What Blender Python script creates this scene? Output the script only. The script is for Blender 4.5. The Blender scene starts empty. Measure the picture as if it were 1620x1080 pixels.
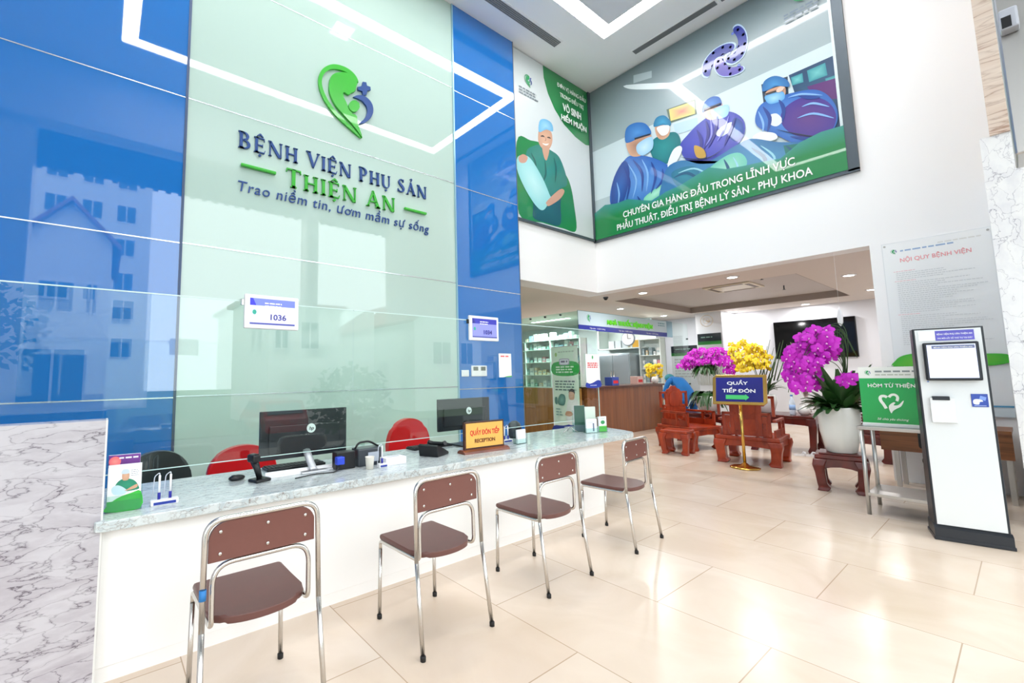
import bpy, bmesh, math, random
from mathutils import Vector, Matrix, Quaternion
random.seed(7)
SC = bpy.context.scene
COL = SC.collection
PI = math.pi
R = math.radians

# ------------------------------------------------------------------ camera, sky, exposure
cam_data = bpy.data.cameras.new('camera')
cam_data.sensor_width = 36.0
cam_data.lens = 15.5603
cam_data.shift_x = 0.07730
cam_data.shift_y = -0.00838
cam_data.clip_start = 0.02
cam_data.clip_end = 300
cam = bpy.data.objects.new('camera', cam_data)
COL.objects.link(cam)
_r = Matrix(((0.597744,0.083727,0.797303),(0.801578,-0.045980,-0.596120),(-0.013251,0.995427,-0.094598)))
cam.matrix_world = Matrix.Translation((0, 0, 1.45)) @ _r.to_4x4()
SC.camera = cam

world = bpy.data.worlds.new('overcast_sky')
SC.world = world
world.use_nodes = True
_bg = world.node_tree.nodes['Background']
_bg.inputs[0].default_value = (0.90, 0.96, 1.0, 1)
_bg.inputs[1].default_value = 4.2

SC.view_settings.view_transform = 'Standard'
SC.view_settings.look = 'None'
SC.view_settings.gamma = 1.0
SC.view_settings.use_curve_mapping = False
SC.view_settings.exposure = 0.06
SC.cycles.max_bounces = 8
SC.cycles.diffuse_bounces = 4
SC.cycles.glossy_bounces = 4
SC.cycles.transparent_max_bounces = 12
SC.cycles.caustics_reflective = False
SC.cycles.caustics_refractive = False
SC.cycles.sample_clamp_indirect = 6.0

FLOOR_ROT = 0.0
FLOOR_OFF = (0.33, -0.40, 0)
LED_STRENGTH = 24.0
def area_lamp(name, loc, rot, size, energy, color=(1, 1, 1), shape='DISK', size_y=None, parent=None):
    d = bpy.data.lights.new(name, 'AREA')
    d.shape = shape
    d.size = size
    if size_y: d.size_y = size_y
    d.energy = energy
    d.color = color
    o = bpy.data.objects.new(name, d)
    COL.objects.link(o)
    o.location = loc
    o.rotation_euler = rot
    if parent: o.parent = parent
    return o

# ------------------------------------------------------------------ colours and materials
def lin(v):
    v /= 255.0
    return v / 12.92 if v <= 0.04045 else ((v + 0.055) / 1.055) ** 2.4
def rgb(r, g, b):
    return (lin(r), lin(g), lin(b), 1.0)
_M = {}
def mat(name, col=(200, 200, 200), rough=0.5, metal=0.0, coat=0.0, emit=0.0, noise=0.0, nscale=8.0, bump=0.0, bscale=60.0, ior=1.45):
    if name in _M: return _M[name]
    m = bpy.data.materials.new(name)
    m.use_nodes = True
    nt = m.node_tree
    b = nt.nodes['Principled BSDF']
    c = rgb(*col)
    b.inputs['Base Color'].default_value = c
    b.inputs['Roughness'].default_value = rough
    b.inputs['Metallic'].default_value = metal
    b.inputs['IOR'].default_value = ior
    b.inputs['Coat Weight'].default_value = coat
    b.inputs['Coat Roughness'].default_value = 0.03
    if emit:
        b.inputs['Emission Color'].default_value = c
        b.inputs['Emission Strength'].default_value = emit
    if noise or bump:
        tc = nt.nodes.new('ShaderNodeTexCoord')
        nz = nt.nodes.new('ShaderNodeTexNoise')
        nz.inputs['Scale'].default_value = nscale
        nz.inputs['Detail'].default_value = 5
        nt.links.new(tc.outputs['Object'], nz.inputs['Vector'])
        if noise:
            mx = nt.nodes.new('ShaderNodeMix'); mx.data_type = 'RGBA'
            mx.inputs[6].default_value = tuple(max(0, x * (1 - noise)) for x in c[:3]) + (1,)
            mx.inputs[7].default_value = tuple(min(1, x * (1 + noise)) for x in c[:3]) + (1,)
            nt.links.new(nz.outputs['Fac'], mx.inputs[0])
            nt.links.new(mx.outputs[2], b.inputs['Base Color'])
        if bump:
            n2 = nt.nodes.new('ShaderNodeTexNoise'); n2.inputs['Scale'].default_value = bscale
            nt.links.new(tc.outputs['Object'], n2.inputs['Vector'])
            bp = nt.nodes.new('ShaderNodeBump'); bp.inputs['Strength'].default_value = bump
            bp.inputs['Distance'].default_value = 0.01
            nt.links.new(n2.outputs['Fac'], bp.inputs['Height'])
            nt.links.new(bp.outputs['Normal'], b.inputs['Normal'])
    _M[name] = m
    return m

def ramp(nt, stops):
    r = nt.nodes.new('ShaderNodeValToRGB')
    e = r.color_ramp.elements
    while len(e) < len(stops): e.new(0.5)
    for el, (p, c) in zip(e, stops):
        el.position = p
        el.color = c
    return r

def marble_mat(name, base, vein, dark, scale=1.0, rough=0.12, stretch=(1, 1, 1), rot=(0, 0, 0), width=0.06):
    if name in _M: return _M[name]
    m = bpy.data.materials.new(name); m.use_nodes = True
    nt = m.node_tree; b = nt.nodes['Principled BSDF']; N = nt.nodes.new; L = nt.links.new
    tc = N('ShaderNodeTexCoord'); mp = N('ShaderNodeMapping')
    mp.inputs['Scale'].default_value = stretch; mp.inputs['Rotation'].default_value = rot
    L(tc.outputs['Object'], mp.inputs['Vector'])
    nz = N('ShaderNodeTexNoise'); nz.inputs['Scale'].default_value = 1.6 * scale; nz.inputs['Detail'].default_value = 8
    L(mp.outputs[0], nz.inputs['Vector'])
    ms = N('ShaderNodeVectorMath'); ms.operation = 'SCALE'; ms.inputs['Scale'].default_value = 0.9
    L(nz.outputs['Color'], ms.inputs[0])
    ad = N('ShaderNodeVectorMath'); ad.operation = 'ADD'
    L(mp.outputs[0], ad.inputs[0]); L(ms.outputs[0], ad.inputs[1])
    vo = N('ShaderNodeTexVoronoi'); vo.feature = 'DISTANCE_TO_EDGE'; vo.inputs['Scale'].default_value = 2.6 * scale
    L(ad.outputs[0], vo.inputs['Vector'])
    r1 = ramp(nt, [(0.0, (1, 1, 1, 1)), (width, (0.25, 0.25, 0.25, 1)), (width * 3, (0, 0, 0, 1))])
    L(vo.outputs['Distance'], r1.inputs[0])
    nz2 = N('ShaderNodeTexNoise'); nz2.inputs['Scale'].default_value = 2.2 * scale; nz2.inputs['Detail'].default_value = 6
    L(ad.outputs[0], nz2.inputs['Vector'])
    r2 = ramp(nt, [(0.42, (0, 0, 0, 1)), (0.72, (1, 1, 1, 1))])
    L(nz2.outputs['Fac'], r2.inputs[0])
    mu = N('ShaderNodeMath'); mu.operation = 'MULTIPLY'
    L(r1.outputs[0], mu.inputs[0]); L(r2.outputs[0], mu.inputs[1])
    m1 = N('ShaderNodeMix'); m1.data_type = 'RGBA'
    m1.inputs[6].default_value = rgb(*base); m1.inputs[7].default_value = rgb(*vein)
    L(r2.outputs[0], m1.inputs[0])
    m2 = N('ShaderNodeMix'); m2.data_type = 'RGBA'; m2.inputs[7].default_value = rgb(*dark)
    mm = N('ShaderNodeMath'); mm.operation = 'ADD'; mm.use_clamp = True
    m3 = N('ShaderNodeMath'); m3.operation = 'MULTIPLY'; m3.inputs[1].default_value = 0.45
    L(r1.outputs[0], m3.inputs[0]); L(m3.outputs[0], mm.inputs[0]); L(mu.outputs[0], mm.inputs[1])
    L(m1.outputs[2], m2.inputs[6]); L(mm.outputs[0], m2.inputs[0])
    L(m2.outputs[2], b.inputs['Base Color'])
    b.inputs['Roughness'].default_value = rough
    _M[name] = m
    return m

def wood_mat(name, c1, c2, scale=1.0, stretch=(14, 14, 1), rough=0.3, coat=0.0):
    if name in _M: return _M[name]
    m = bpy.data.materials.new(name); m.use_nodes = True
    nt = m.node_tree; b = nt.nodes['Principled BSDF']; N = nt.nodes.new; L = nt.links.new
    tc = N('ShaderNodeTexCoord'); mp = N('ShaderNodeMapping')
    mp.inputs['Scale'].default_value = tuple(s * scale for s in stretch)
    L(tc.outputs['Object'], mp.inputs['Vector'])
    nz = N('ShaderNodeTexNoise'); nz.inputs['Scale'].default_value = 1.0; nz.inputs['Detail'].default_value = 6
    nz.inputs['Distortion'].default_value = 0.6
    L(mp.outputs[0], nz.inputs['Vector'])
    r = ramp(nt, [(0.3, rgb(*c1)), (0.7, rgb(*c2))])
    L(nz.outputs['Fac'], r.inputs[0]); L(r.outputs[0], b.inputs['Base Color'])
    b.inputs['Roughness'].default_value = rough; b.inputs['Coat Weight'].default_value = coat
    _M[name] = m
    return m

def floor_mat():
    m = bpy.data.materials.new('floor_stone'); m.use_nodes = True
    nt = m.node_tree; b = nt.nodes['Principled BSDF']; N = nt.nodes.new; L = nt.links.new
    tc = N('ShaderNodeTexCoord'); mp = N('ShaderNodeMapping')
    mp.inputs['Rotation'].default_value = (0, 0, FLOOR_ROT); mp.inputs['Location'].default_value = FLOOR_OFF
    L(tc.outputs['Object'], mp.inputs['Vector'])
    br = N('ShaderNodeTexBrick')
    br.inputs['Scale'].default_value = 1.0; br.inputs['Brick Width'].default_value = 1.2; br.inputs['Row Height'].default_value = 0.83
    br.inputs['Mortar Size'].default_value = 0.003; br.inputs['Mortar Smooth'].default_value = 0.1
    br.inputs['Color1'].default_value = rgb(222, 206, 190); br.inputs['Color2'].default_value = rgb(217, 198, 179)
    br.inputs['Mortar'].default_value = rgb(180, 156, 132)
    L(mp.outputs[0], br.inputs['Vector'])
    nz = N('ShaderNodeTexNoise'); nz.inputs['Scale'].default_value = 1.7; nz.inputs['Detail'].default_value = 8; nz.inputs['Distortion'].default_value = 1.0
    L(tc.outputs['Object'], nz.inputs['Vector'])
    r = ramp(nt, [(0.35, (0.90, 0.87, 0.83, 1)), (0.65, (1, 1, 1, 1))])
    L(nz.outputs['Fac'], r.inputs[0])
    mx = N('ShaderNodeMix'); mx.data_type = 'RGBA'; mx.blend_type = 'MULTIPLY'; mx.inputs[0].default_value = 1
    L(br.outputs['Color'], mx.inputs[6]); L(r.outputs[0], mx.inputs[7])
    L(mx.outputs[2], b.inputs['Base Color'])
    b.inputs['Roughness'].default_value = 0.25
    return m

def glass_mat(name, tint=(235, 250, 245), refl=1.0):
    """thin clear pane: straight-through with a tint, mirror-like by Fresnel"""
    if name in _M: return _M[name]
    m = bpy.data.materials.new(name); m.use_nodes = True
    nt = m.node_tree; nt.nodes.clear(); N = nt.nodes.new; L = nt.links.new
    o = N('ShaderNodeOutputMaterial'); t = N('ShaderNodeBsdfTransparent'); g = N('ShaderNodeBsdfGlossy')
    t.inputs[0].default_value = rgb(*tint)
    g.inputs['Roughness'].default_value = 0.0
    lw = N('ShaderNodeLayerWeight'); lw.inputs[0].default_value = 0.5
    pw = N('ShaderNodeMath'); pw.operation = 'POWER'; pw.inputs[1].default_value = 5.0
    L(lw.outputs['Facing'], pw.inputs[0])
    mu = N('ShaderNodeMath'); mu.operation = 'MULTIPLY_ADD'; mu.use_clamp = True
    mu.inputs[1].default_value = 0.6 * refl; mu.inputs[2].default_value = 0.035 * refl
    L(pw.outputs[0], mu.inputs[0])
    mx = N('ShaderNodeMixShader')
    L(mu.outputs[0], mx.inputs[0]); L(t.outputs[0], mx.inputs[1]); L(g.outputs[0], mx.inputs[2])
    L(mx.outputs[0], o.inputs[0])
    _M[name] = m
    return m

def print_mat(name='printed_sheet', rough=0.35, coat=0.0):
    if name in _M: return _M[name]
    m = bpy.data.materials.new(name); m.use_nodes = True
    nt = m.node_tree; b = nt.nodes['Principled BSDF']
    a = nt.nodes.new('ShaderNodeVertexColor'); a.layer_name = 'ink'
    nt.links.new(a.outputs[0], b.inputs['Base Color'])
    b.inputs['Roughness'].default_value = rough; b.inputs['Coat Weight'].default_value = coat
    b.inputs['Coat Roughness'].default_value = 0.0
    _M[name] = m
    return m

# ------------------------------------------------------------------ mesh helpers
class MB:
    """collects shapes that become one mesh"""
    def __init__(self): self.bm = bmesh.new()
    def _tag(self, fs, mi):
        for f in fs: f.material_index = mi
    def box(self, a, b, mi=0, bev=0.0, seg=2):
        x0, y0, z0 = a; x1, y1, z1 = b
        vs = [self.bm.verts.new(p) for p in ((x0,y0,z0),(x1,y0,z0),(x1,y1,z0),(x0,y1,z0),(x0,y0,z1),(x1,y0,z1),(x1,y1,z1),(x0,y1,z1))]
        fs = [self.bm.faces.new([vs[i] for i in q]) for q in ((3,2,1,0),(4,5,6,7),(0,1,5,4),(1,2,6,5),(2,3,7,6),(3,0,4,7))]
        self._tag(fs, mi)
        if bev:
            es = list({e for f in fs for e in f.edges})
            r = bmesh.ops.bevel(self.bm, geom=es, offset=bev, segments=seg, profile=0.5, affect='EDGES')
            self._tag(r['faces'], mi)
        return self
    def prism(self, pts, d0, d1, axis='y', mi=0, bev=0.0):
        """polygon extruded along an axis; pts are the two other coordinates"""
        f3 = {'y': lambda p, d: (p[0], d, p[1]), 'x': lambda p, d: (d, p[0], p[1]), 'z': lambda p, d: (p[0], p[1], d)}[axis]
        a = [self.bm.verts.new(f3(p, d0)) for p in pts]; b = [self.bm.verts.new(f3(p, d1)) for p in pts]
        n = len(pts)
        fs = [self.bm.faces.new(a), self.bm.faces.new(b[::-1])]
        for i in range(n): fs.append(self.bm.faces.new((a[i], b[i], b[(i+1) % n], a[(i+1) % n])))
        self._tag(fs, mi)
        if bev:
            es = list({e for f in fs[:2] for e in f.edges})
            r = bmesh.ops.bevel(self.bm, geom=es, offset=bev, segments=2, profile=0.5, affect='EDGES')
            self._tag(r['faces'], mi)
        return self
    def tube(self, path, r, seg=10, mi=0, closed=False, caps=True):
        P = [Vector(p) for p in path]; n = len(P)
        rad = r if isinstance(r, (list, tuple)) else [r] * n
        T = []
        for i in range(n):
            if closed: d = P[(i+1) % n] - P[i-1]
            else: d = P[min(i+1, n-1)] - P[max(i-1, 0)]
            T.append(d.normalized() if d.length > 1e-9 else Vector((0, 0, 1)))
        u = T[0].orthogonal().normalized()
        rings = []
        for i in range(n):
            if i:
                q = T[i-1].rotation_difference(T[i]); u = (q @ u)
            u = (u - T[i] * u.dot(T[i])).normalized(); v = T[i].cross(u)
            rings.append([self.bm.verts.new(P[i] + (u * math.cos(2*PI*k/seg) + v * math.sin(2*PI*k/seg)) * rad[i]) for k in range(seg)])
        fs = []
        for i in range(n if closed else n - 1):
            a, b = rings[i], rings[(i+1) % n]
            for k in range(seg):
                fs.append(self.bm.faces.new((a[k], a[(k+1) % seg], b[(k+1) % seg], b[k])))
        for f in fs: f.smooth = True
        if caps and not closed:
            fs.append(self.bm.faces.new(rings[0][::-1])); fs.append(self.bm.faces.new(rings[-1]))
        self._tag(fs, mi)
        return self
    def lathe(self, prof, c=(0, 0, 0), seg=32, mi=0, sx=1.0, sy=1.0):
        rings = []
        for (r, z) in prof:
            rings.append([self.bm.verts.new((c[0] + max(r, 1e-4) * sx * math.cos(2*PI*k/seg), c[1] + max(r, 1e-4) * sy * math.sin(2*PI*k/seg), c[2] + z)) for k in range(seg)])
        fs = []
        for a, b in zip(rings, rings[1:]):
            for k in range(seg):
                f = self.bm.faces.new((a[k], a[(k+1) % seg], b[(k+1) % seg], b[k])); f.smooth = True; fs.append(f)
        fs.append(self.bm.faces.new(rings[0][::-1])); fs.append(self.bm.faces.new(rings[-1]))
        self._tag(fs, mi)
        return self
    def ball(self, c, r, mi=0, u=12, v=8):
        rx, ry, rz = r if isinstance(r, (list, tuple)) else (r, r, r)
        mtx = Matrix.Translation(c) @ Matrix.Diagonal((rx, ry, rz, 1))
        q = bmesh.ops.create_uvsphere(self.bm, u_segments=u, v_segments=v, radius=1, matrix=mtx)
        fs = {f for vv in q['verts'] for f in vv.link_faces}
        for f in fs: f.smooth = True
        self._tag(fs, mi)
        return self
    def quad(self, pts, mi=0):
        f = self.bm.faces.new([self.bm.verts.new(p) for p in pts]); f.material_index = mi
        return self
    def xform(self, m):
        bmesh.ops.transform(self.bm, matrix=m, verts=self.bm.verts); return self
    def build(self, name, m=None, parent=None, loc=None, rot=None):
        bmesh.ops.recalc_face_normals(self.bm, faces=self.bm.faces)
        me = bpy.data.meshes.new(name)
        self.bm.to_mesh(me); self.bm.free()
        for x in (m if isinstance(m, (list, tuple)) else [m]):
            if x: me.materials.append(x)
        o = bpy.data.objects.new(name, me); COL.objects.link(o)
        if parent: o.parent = parent
        if loc: o.location = loc
        if rot: o.rotation_euler = rot
        return o

def fillet(pts, r, n=6):
    """polyline with rounded corners"""
    P = [Vector(p) for p in pts]; out = [P[0]]
    for i in range(1, len(P) - 1):
        a, b, c = P[i-1], P[i], P[i+1]
        rr = r[i-1] if isinstance(r, (list, tuple)) else r
        d1 = (a - b); d2 = (c - b)
        t = min(rr, d1.length * 0.49, d2.length * 0.49)
        p, q = b + d1.normalized() * t, b + d2.normalized() * t
        for k in range(n + 1):
            s = k / n
            out.append((p * (1-s) + b * s) * (1-s) + (b * (1-s) + q * s) * s)
    out.append(P[-1])
    return out

def thing(name, label, cat, loc=(0, 0, 0), rotz=0.0, group=None):
    o = bpy.data.objects.new(name, None); COL.objects.link(o)
    o.empty_display_size = 0.1
    o.location = loc; o.rotation_euler = (0, 0, rotz)
    o['label'] = label; o['category'] = cat
    if group: o['group'] = group
    return o
def tag(o, label, cat, group=None):
    o['label'] = label; o['category'] = cat
    if group: o['group'] = group
    return o
def struct(name, mb, m, loc=None):
    o = mb.build(name, m, None, loc); o['kind'] = 'structure'
    return o
def dup(root, loc, rotz, label, group=None):
    r = root.copy(); COL.objects.link(r); r.location = loc; r.rotation_euler = (0, 0, rotz)
    r['label'] = label
    if group: r['group'] = group
    for ch in list(root.children):
        c = ch.copy(); COL.objects.link(c); c.parent = r
        for g in ch.children:
            d = g.copy(); COL.objects.link(d); d.parent = c
    return r

FACE_X = PI / 2      # a sign whose front faces +x (towards the entrance)
def text(body, m, parent, loc=(0, 0, 0), size=0.1, width=None, height=None, ext=0.001, bold=0.0, align='CENTER', shear=0.0, name='lettering', space=1.0, split=False):
    """flat lettering in the XZ plane of its parent, reading along +X, front towards -Y"""
    def glyphs(s, al='LEFT', e=0.0):
        c = bpy.data.curves.new(name, 'FONT')
        c.body = s; c.size = size; c.align_x = al; c.extrude = e; c.offset = bold; c.shear = shear; c.space_character = space
        c.resolution_u = 3
        t = bpy.data.objects.new('tmp', c); COL.objects.link(t)
        dg = bpy.context.evaluated_depsgraph_get()
        me = bpy.data.meshes.new_from_object(t.evaluated_get(dg))
        bpy.data.objects.remove(t); bpy.data.curves.remove(c)
        return me
    def span(m_): return min(v.co.x for v in m_.vertices), max(v.co.x for v in m_.vertices), max(v.co.y for v in m_.vertices)
    plain = body.replace('Đ', 'D').replace('ơ', 'o')
    me = glyphs(plain, align, ext)
    if plain != body:          # the stroke of Đ and the horn of ơ are set as shapes of their own
        x0 = span(me)[0] - span(glyphs(plain))[0]
        b2 = bmesh.new(); b2.from_mesh(me)
        def slab(pts):
            a = [b2.verts.new((p[0], p[1], -ext)) for p in pts]; b = [b2.verts.new((p[0], p[1], ext)) for p in pts]
            b2.faces.new(a[::-1]); b2.faces.new(b)
            for i in range(len(pts)): b2.faces.new((a[i], a[(i+1) % len(pts)], b[(i+1) % len(pts)], b[i]))
        for i, ch in enumerate(body):
            if ch not in 'Đơ': continue
            l1, r1, h1 = span(glyphs(plain[i])); r = span(glyphs(plain[:i+1]))[1] + x0; w1 = r1 - l1; l = r - w1
            if ch == 'Đ': slab([(l - .16*w1, .45*h1), (l + .48*w1, .45*h1), (l + .48*w1, .57*h1), (l - .16*w1, .57*h1)])
            else: slab([(r - .22*w1, .80*h1), (r + .02*w1, .86*h1), (r + .08*w1, 1.12*h1), (r + .24*w1, 1.12*h1), (r + .20*w1, .82*h1), (r - .10*w1, .66*h1)])
        b2.to_mesh(me); b2.free()
    me.name = name
    xs = [v.co.x for v in me.vertices]; ys = [v.co.y for v in me.vertices]
    w = max(xs) - min(xs)
    sx = width / w if width else 1.0
    sy = (height / (max(ys) - min(ys))) if height else sx
    mtx = Matrix.Rotation(PI/2, 4, 'X') @ Matrix.Diagonal((sx, sy, 1, 1))
    if split:                  # one part for each word
        cuts = []; pos = 0; x0 = min(xs) - span(glyphs(plain))[0]
        for wd in plain.split(' ')[:-1]:
            pos += len(wd); nxt = plain[pos + 1]
            cuts.append((span(glyphs(plain[:pos]))[1] + span(glyphs(plain[:pos + 2]))[1] - span(glyphs(nxt))[1] + span(glyphs(nxt))[0]) / 2 + x0); pos += 1
        last = None
        for i in range(len(cuts) + 1):
            lo = cuts[i-1] if i else -1e9; hi = cuts[i] if i < len(cuts) else 1e9
            b3 = bmesh.new(); b3.from_mesh(me)
            bmesh.ops.delete(b3, geom=[f for f in b3.faces if not lo <= f.calc_center_median().x < hi], context='FACES')
            m3 = bpy.data.meshes.new(name); b3.to_mesh(m3); b3.free()
            m3.transform(mtx); m3.materials.clear(); m3.materials.append(m)
            last = bpy.data.objects.new(name, m3); COL.objects.link(last); last.parent = parent; last.location = loc
        return last
    me.transform(mtx)
    me.materials.clear(); me.materials.append(m)
    o = bpy.data.objects.new(name, me); COL.objects.link(o)
    o.parent = parent; o.location = loc
    return o

def spline(pts, n=5, closed=True):
    """smooth curve through the points"""
    out = []; N = len(pts)
    for i in range(N if closed else N - 1):
        p = [pts[(i + k) % N] if closed else pts[max(0, min(N - 1, i + k))] for k in (-1, 0, 1, 2)]
        for j in range(n):
            t = j / n
            out.append(tuple(.5 * (2*b + (c - a)*t + (2*a - 5*b + 4*c - d)*t*t + (3*b - a - 3*c + d)*t*t*t) for a, b, c, d in zip(*p)))
    if not closed: out.append(tuple(pts[-1]))
    return out
def stroke2(pts, ws):
    L, Q = [], []
    for i, p in enumerate(pts):
        a = pts[max(i-1, 0)]; b = pts[min(i+1, len(pts)-1)]
        dx, dz = b[0]-a[0], b[1]-a[1]; l = math.hypot(dx, dz) or 1
        L.append((p[0] - dz/l*ws[i]/2, p[1] + dx/l*ws[i]/2)); Q.append((p[0] + dz/l*ws[i]/2, p[1] - dx/l*ws[i]/2))
    return L + Q[::-1]

class Art:
    """a printed picture: coloured shapes in the XZ plane, front towards -Y, each layer a hair in front of the last"""
    def __init__(self, step=0.0006):
        self.V = []; self.F = []; self.C = []; self.k = 0; self.step = step; self.lim = None
    def poly(self, pts, col, col2=None, same=False):
        """col2 = ink colour at the middle"""
        if not same: self.k += 1
        if self.lim: pts = [(min(max(p[0], self.lim[0]), self.lim[2]), min(max(p[1], self.lim[1]), self.lim[3])) for p in pts]
        y = -self.k * self.step
        n0 = len(self.V)
        cols = col if isinstance(col, list) else [col] * len(pts)
        for p in pts: self.V.append((p[0], y, p[1]))
        if col2 is None:
            self.F.append(tuple(range(n0, n0 + len(pts)))); self.C.append([rgb(*c) for c in cols])
        else:
            cx = sum(p[0] for p in pts) / len(pts); cz = sum(p[1] for p in pts) / len(pts)
            self.V.append((cx, y, cz)); m = n0 + len(pts)
            for i in range(len(pts)):
                j = (i + 1) % len(pts)
                self.F.append((n0 + i, n0 + j, m)); self.C.append([rgb(*cols[i]), rgb(*cols[j]), rgb(*col2)])
        return self
    def rect(self, x0, z0, x1, z1, col, top=None, same=False):
        t = top or col
        return self.poly([(x0, z0), (x1, z0), (x1, z1), (x0, z1)], [col, col, t, t], same=same)
    def oval(self, cx, cz, rx, rz, col, col2=None, n=24, same=False):
        return self.poly([(cx + rx * math.cos(2*PI*i/n), cz + rz * math.sin(2*PI*i/n)) for i in range(n)], col, col2, same)
    def smooth(self, pts, col, col2=None, it=2):
        return self.poly(spline(pts, 5 if it > 1 else 3), col, col2)
    def folds(self, rows, w, col):
        """thin tapering creases"""
        self.k += 1
        for pts in rows:
            q = spline(pts, 5, False)
            n = len(q)
            self.poly(stroke2(q, [w * math.sin(PI * (i + .6) / (n + .2)) for i in range(n)]), col, same=True)
        return self
    def lines(self, x0, z0, w, dz, n, col, h=0.01, jit=0.35):
        """rows of small print too fine to read"""
        self.k += 1
        for i in range(n):
            L = w * (1 - jit * random.random())
            x = x0
            while x < x0 + L:
                s = min(h * random.uniform(1.5, 4.5), x0 + L - x)
                self.rect(x, z0 - i*dz, x + s, z0 - i*dz + h, col, same=True)
                x += s + h * 0.8
        return self
    def build(self, name, parent, m=None, loc=(0, 0, 0)):
        me = bpy.data.meshes.new(name)
        me.from_pydata(self.V, [], self.F)
        ca = me.color_attributes.new('ink', 'FLOAT_COLOR', 'CORNER')
        i = 0
        for cs in self.C:
            for c in cs:
                ca.data[i].color = c; i += 1
        bm = bmesh.new(); bm.from_mesh(me)
        for f in bm.faces:
            f.normal_update()
            if f.normal.y > 0: f.normal_flip()
        bm.to_mesh(me); bm.free()
        me.materials.append(m or print_mat())
        o = bpy.data.objects.new(name, me); COL.objects.link(o)
        o.parent = parent; o.location = loc
        return o

def chaikin(pts, it=2, closed=True):
    for _ in range(it):
        q = []
        n = len(pts)
        for i in range(n if closed else n - 1):
            a = pts[i]; b = pts[(i+1) % n]
            q += [tuple(x*.75 + y*.25 for x, y in zip(a, b)), tuple(x*.25 + y*.75 for x, y in zip(a, b))]
        pts = q
    return pts

# ------------------------------------------------------------------ the setting
WHITE = mat('wall_paint', (247, 247, 247), 0.55)
CEIL = mat('ceiling_paint', (248, 248, 248), 0.6)
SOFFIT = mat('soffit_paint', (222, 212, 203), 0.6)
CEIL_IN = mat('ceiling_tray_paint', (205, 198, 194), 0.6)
BLUE = mat('blue_back_painted_glass', (30, 112, 190), 0.02, ior=1.62, coat=0.6)
PALE = mat('pale_back_painted_glass', (184, 208, 199), 0.02, ior=1.55, coat=0.4)
GREYM = marble_mat('grey_veined_marble', (196, 193, 198), (172, 166, 173), (104, 97, 105), 1.9, 0.2, (1, 0.75, 2.4), (0.5, 0, 0), 0.02)
COUNTERM = marble_mat('counter_marble', (210, 217, 216), (176, 190, 194), (136, 126, 118), 4.0, 0.08, (2.2, 0.7, 1), (0, 0, 0.6), 0.035)
WHITEM = marble_mat('white_veined_marble', (240, 238, 236), (226, 224, 226), (128, 122, 134), 1.7, 0.2, (1.6, 1, 1.0), (0, 0.7, 0), 0.009)
BEIGEM = marble_mat('beige_marble', (228, 210, 194), (220, 198, 180), (176, 146, 128), 1.2, 0.2, (0.5, 1, 4), (0, 0, 0), 0.05)
STEEL = mat('brushed_steel', (190, 188, 184), 0.32, 1.0)
CHROME = mat('chrome', (206, 203, 198), 0.22, 1.0)
ALU = mat('aluminium_strip', (214, 222, 226), 0.25, 0.9)
BLACK = mat('black_plastic', (22, 23, 26), 0.35)
DGREY = mat('dark_grey_metal', (66, 72, 80), 0.4, 0.3)
WPLAST = mat('white_plastic', (238, 238, 240), 0.35)
LED = mat('led_diffuser', (255, 255, 255), 0.5, emit=LED_STRENGTH)
GRILLE = mat('grille_grey', (120, 122, 124), 0.5)

XA, XS, YB, ZC, ZL = -5.25, -5.33, 8.38, 7.62, 3.14

struct('floor', MB().box((-14, -4, -0.2), (0.35, 15.2, 0)), floor_mat())
# double-height lobby ceiling, with an LED rectangle let into it
LX0, LX1, LY0, LY1, LW = -4.2, -1.06, 0.02, 7.2, 0.24
mb = MB()
mb.box((-5.7, -4, ZC), (LX0, YB, ZC + 0.2)); mb.box((LX1, -4, ZC), (0.6, YB, ZC + 0.2))
mb.box((LX0, -4, ZC), (LX1, LY0, ZC + 0.2)); mb.box((LX0, LY1, ZC), (LX1, YB, ZC + 0.2))
mb.box((LX0 + LW, LY0 + LW, ZC), (LX1 - LW, LY1 - LW, ZC + 0.2), 1)
struct('ceiling', mb, [CEIL, mat('ceiling_field_paint', (226, 227, 231), 0.6)])
mb = MB()
mb.box((LX0, LY0, ZC + 0.02), (LX0 + LW, LY1, ZC + 0.05)); mb.box((LX1 - LW, LY0, ZC + 0.02), (LX1, LY1, ZC + 0.05))
mb.box((LX0 + LW, LY0, ZC + 0.02), (LX1 - LW, LY0 + LW, ZC + 0.05)); mb.box((LX0 + LW, LY1 - LW, ZC + 0.02), (LX1 - LW, LY1, ZC + 0.05))
tag(mb.build('ceiling_light', LED), 'large glowing white rectangular strip light recessed in the high lobby ceiling', 'ceiling light')
for i, (bx, lab) in enumerate((((-4.86, 0.5, -4.70, 6.6), 'long grey slot air vent in the high ceiling along the blue glass wall'),
                               ((-4.05, 7.92, -2.62, 8.05), 'grey slot air vent in the high ceiling nearest the corner of the green posters'),
                               ((-2.55, 7.92, -0.5, 8.05), 'grey slot air vent in the high ceiling above the upper right of the surgery poster'))):
    t = thing('ceiling_vent', lab, 'air vent', ((bx[0] + bx[2]) / 2, (bx[1] + bx[3]) / 2, ZC), 0, 'slot vents in the lobby ceiling')
    w, l = (bx[2] - bx[0]) / 2, (bx[3] - bx[1]) / 2
    MB().box((-w - .02, -l - .02, -0.012), (w + .02, l + .02, 0)).build('frame', CEIL, t)
    g = MB()
    for k in range(5):
        if w < l: g.box((-w + 2*w*k/5, -l, -0.02), (-w + 2*w*(k+.7)/5, l, -0.011))
        else: g.box((-w, -l + 2*l*k/5, -0.02), (w, -l + 2*l*(k+.7)/5, -0.011))
    g.build('grille', GRILLE, t)
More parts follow.
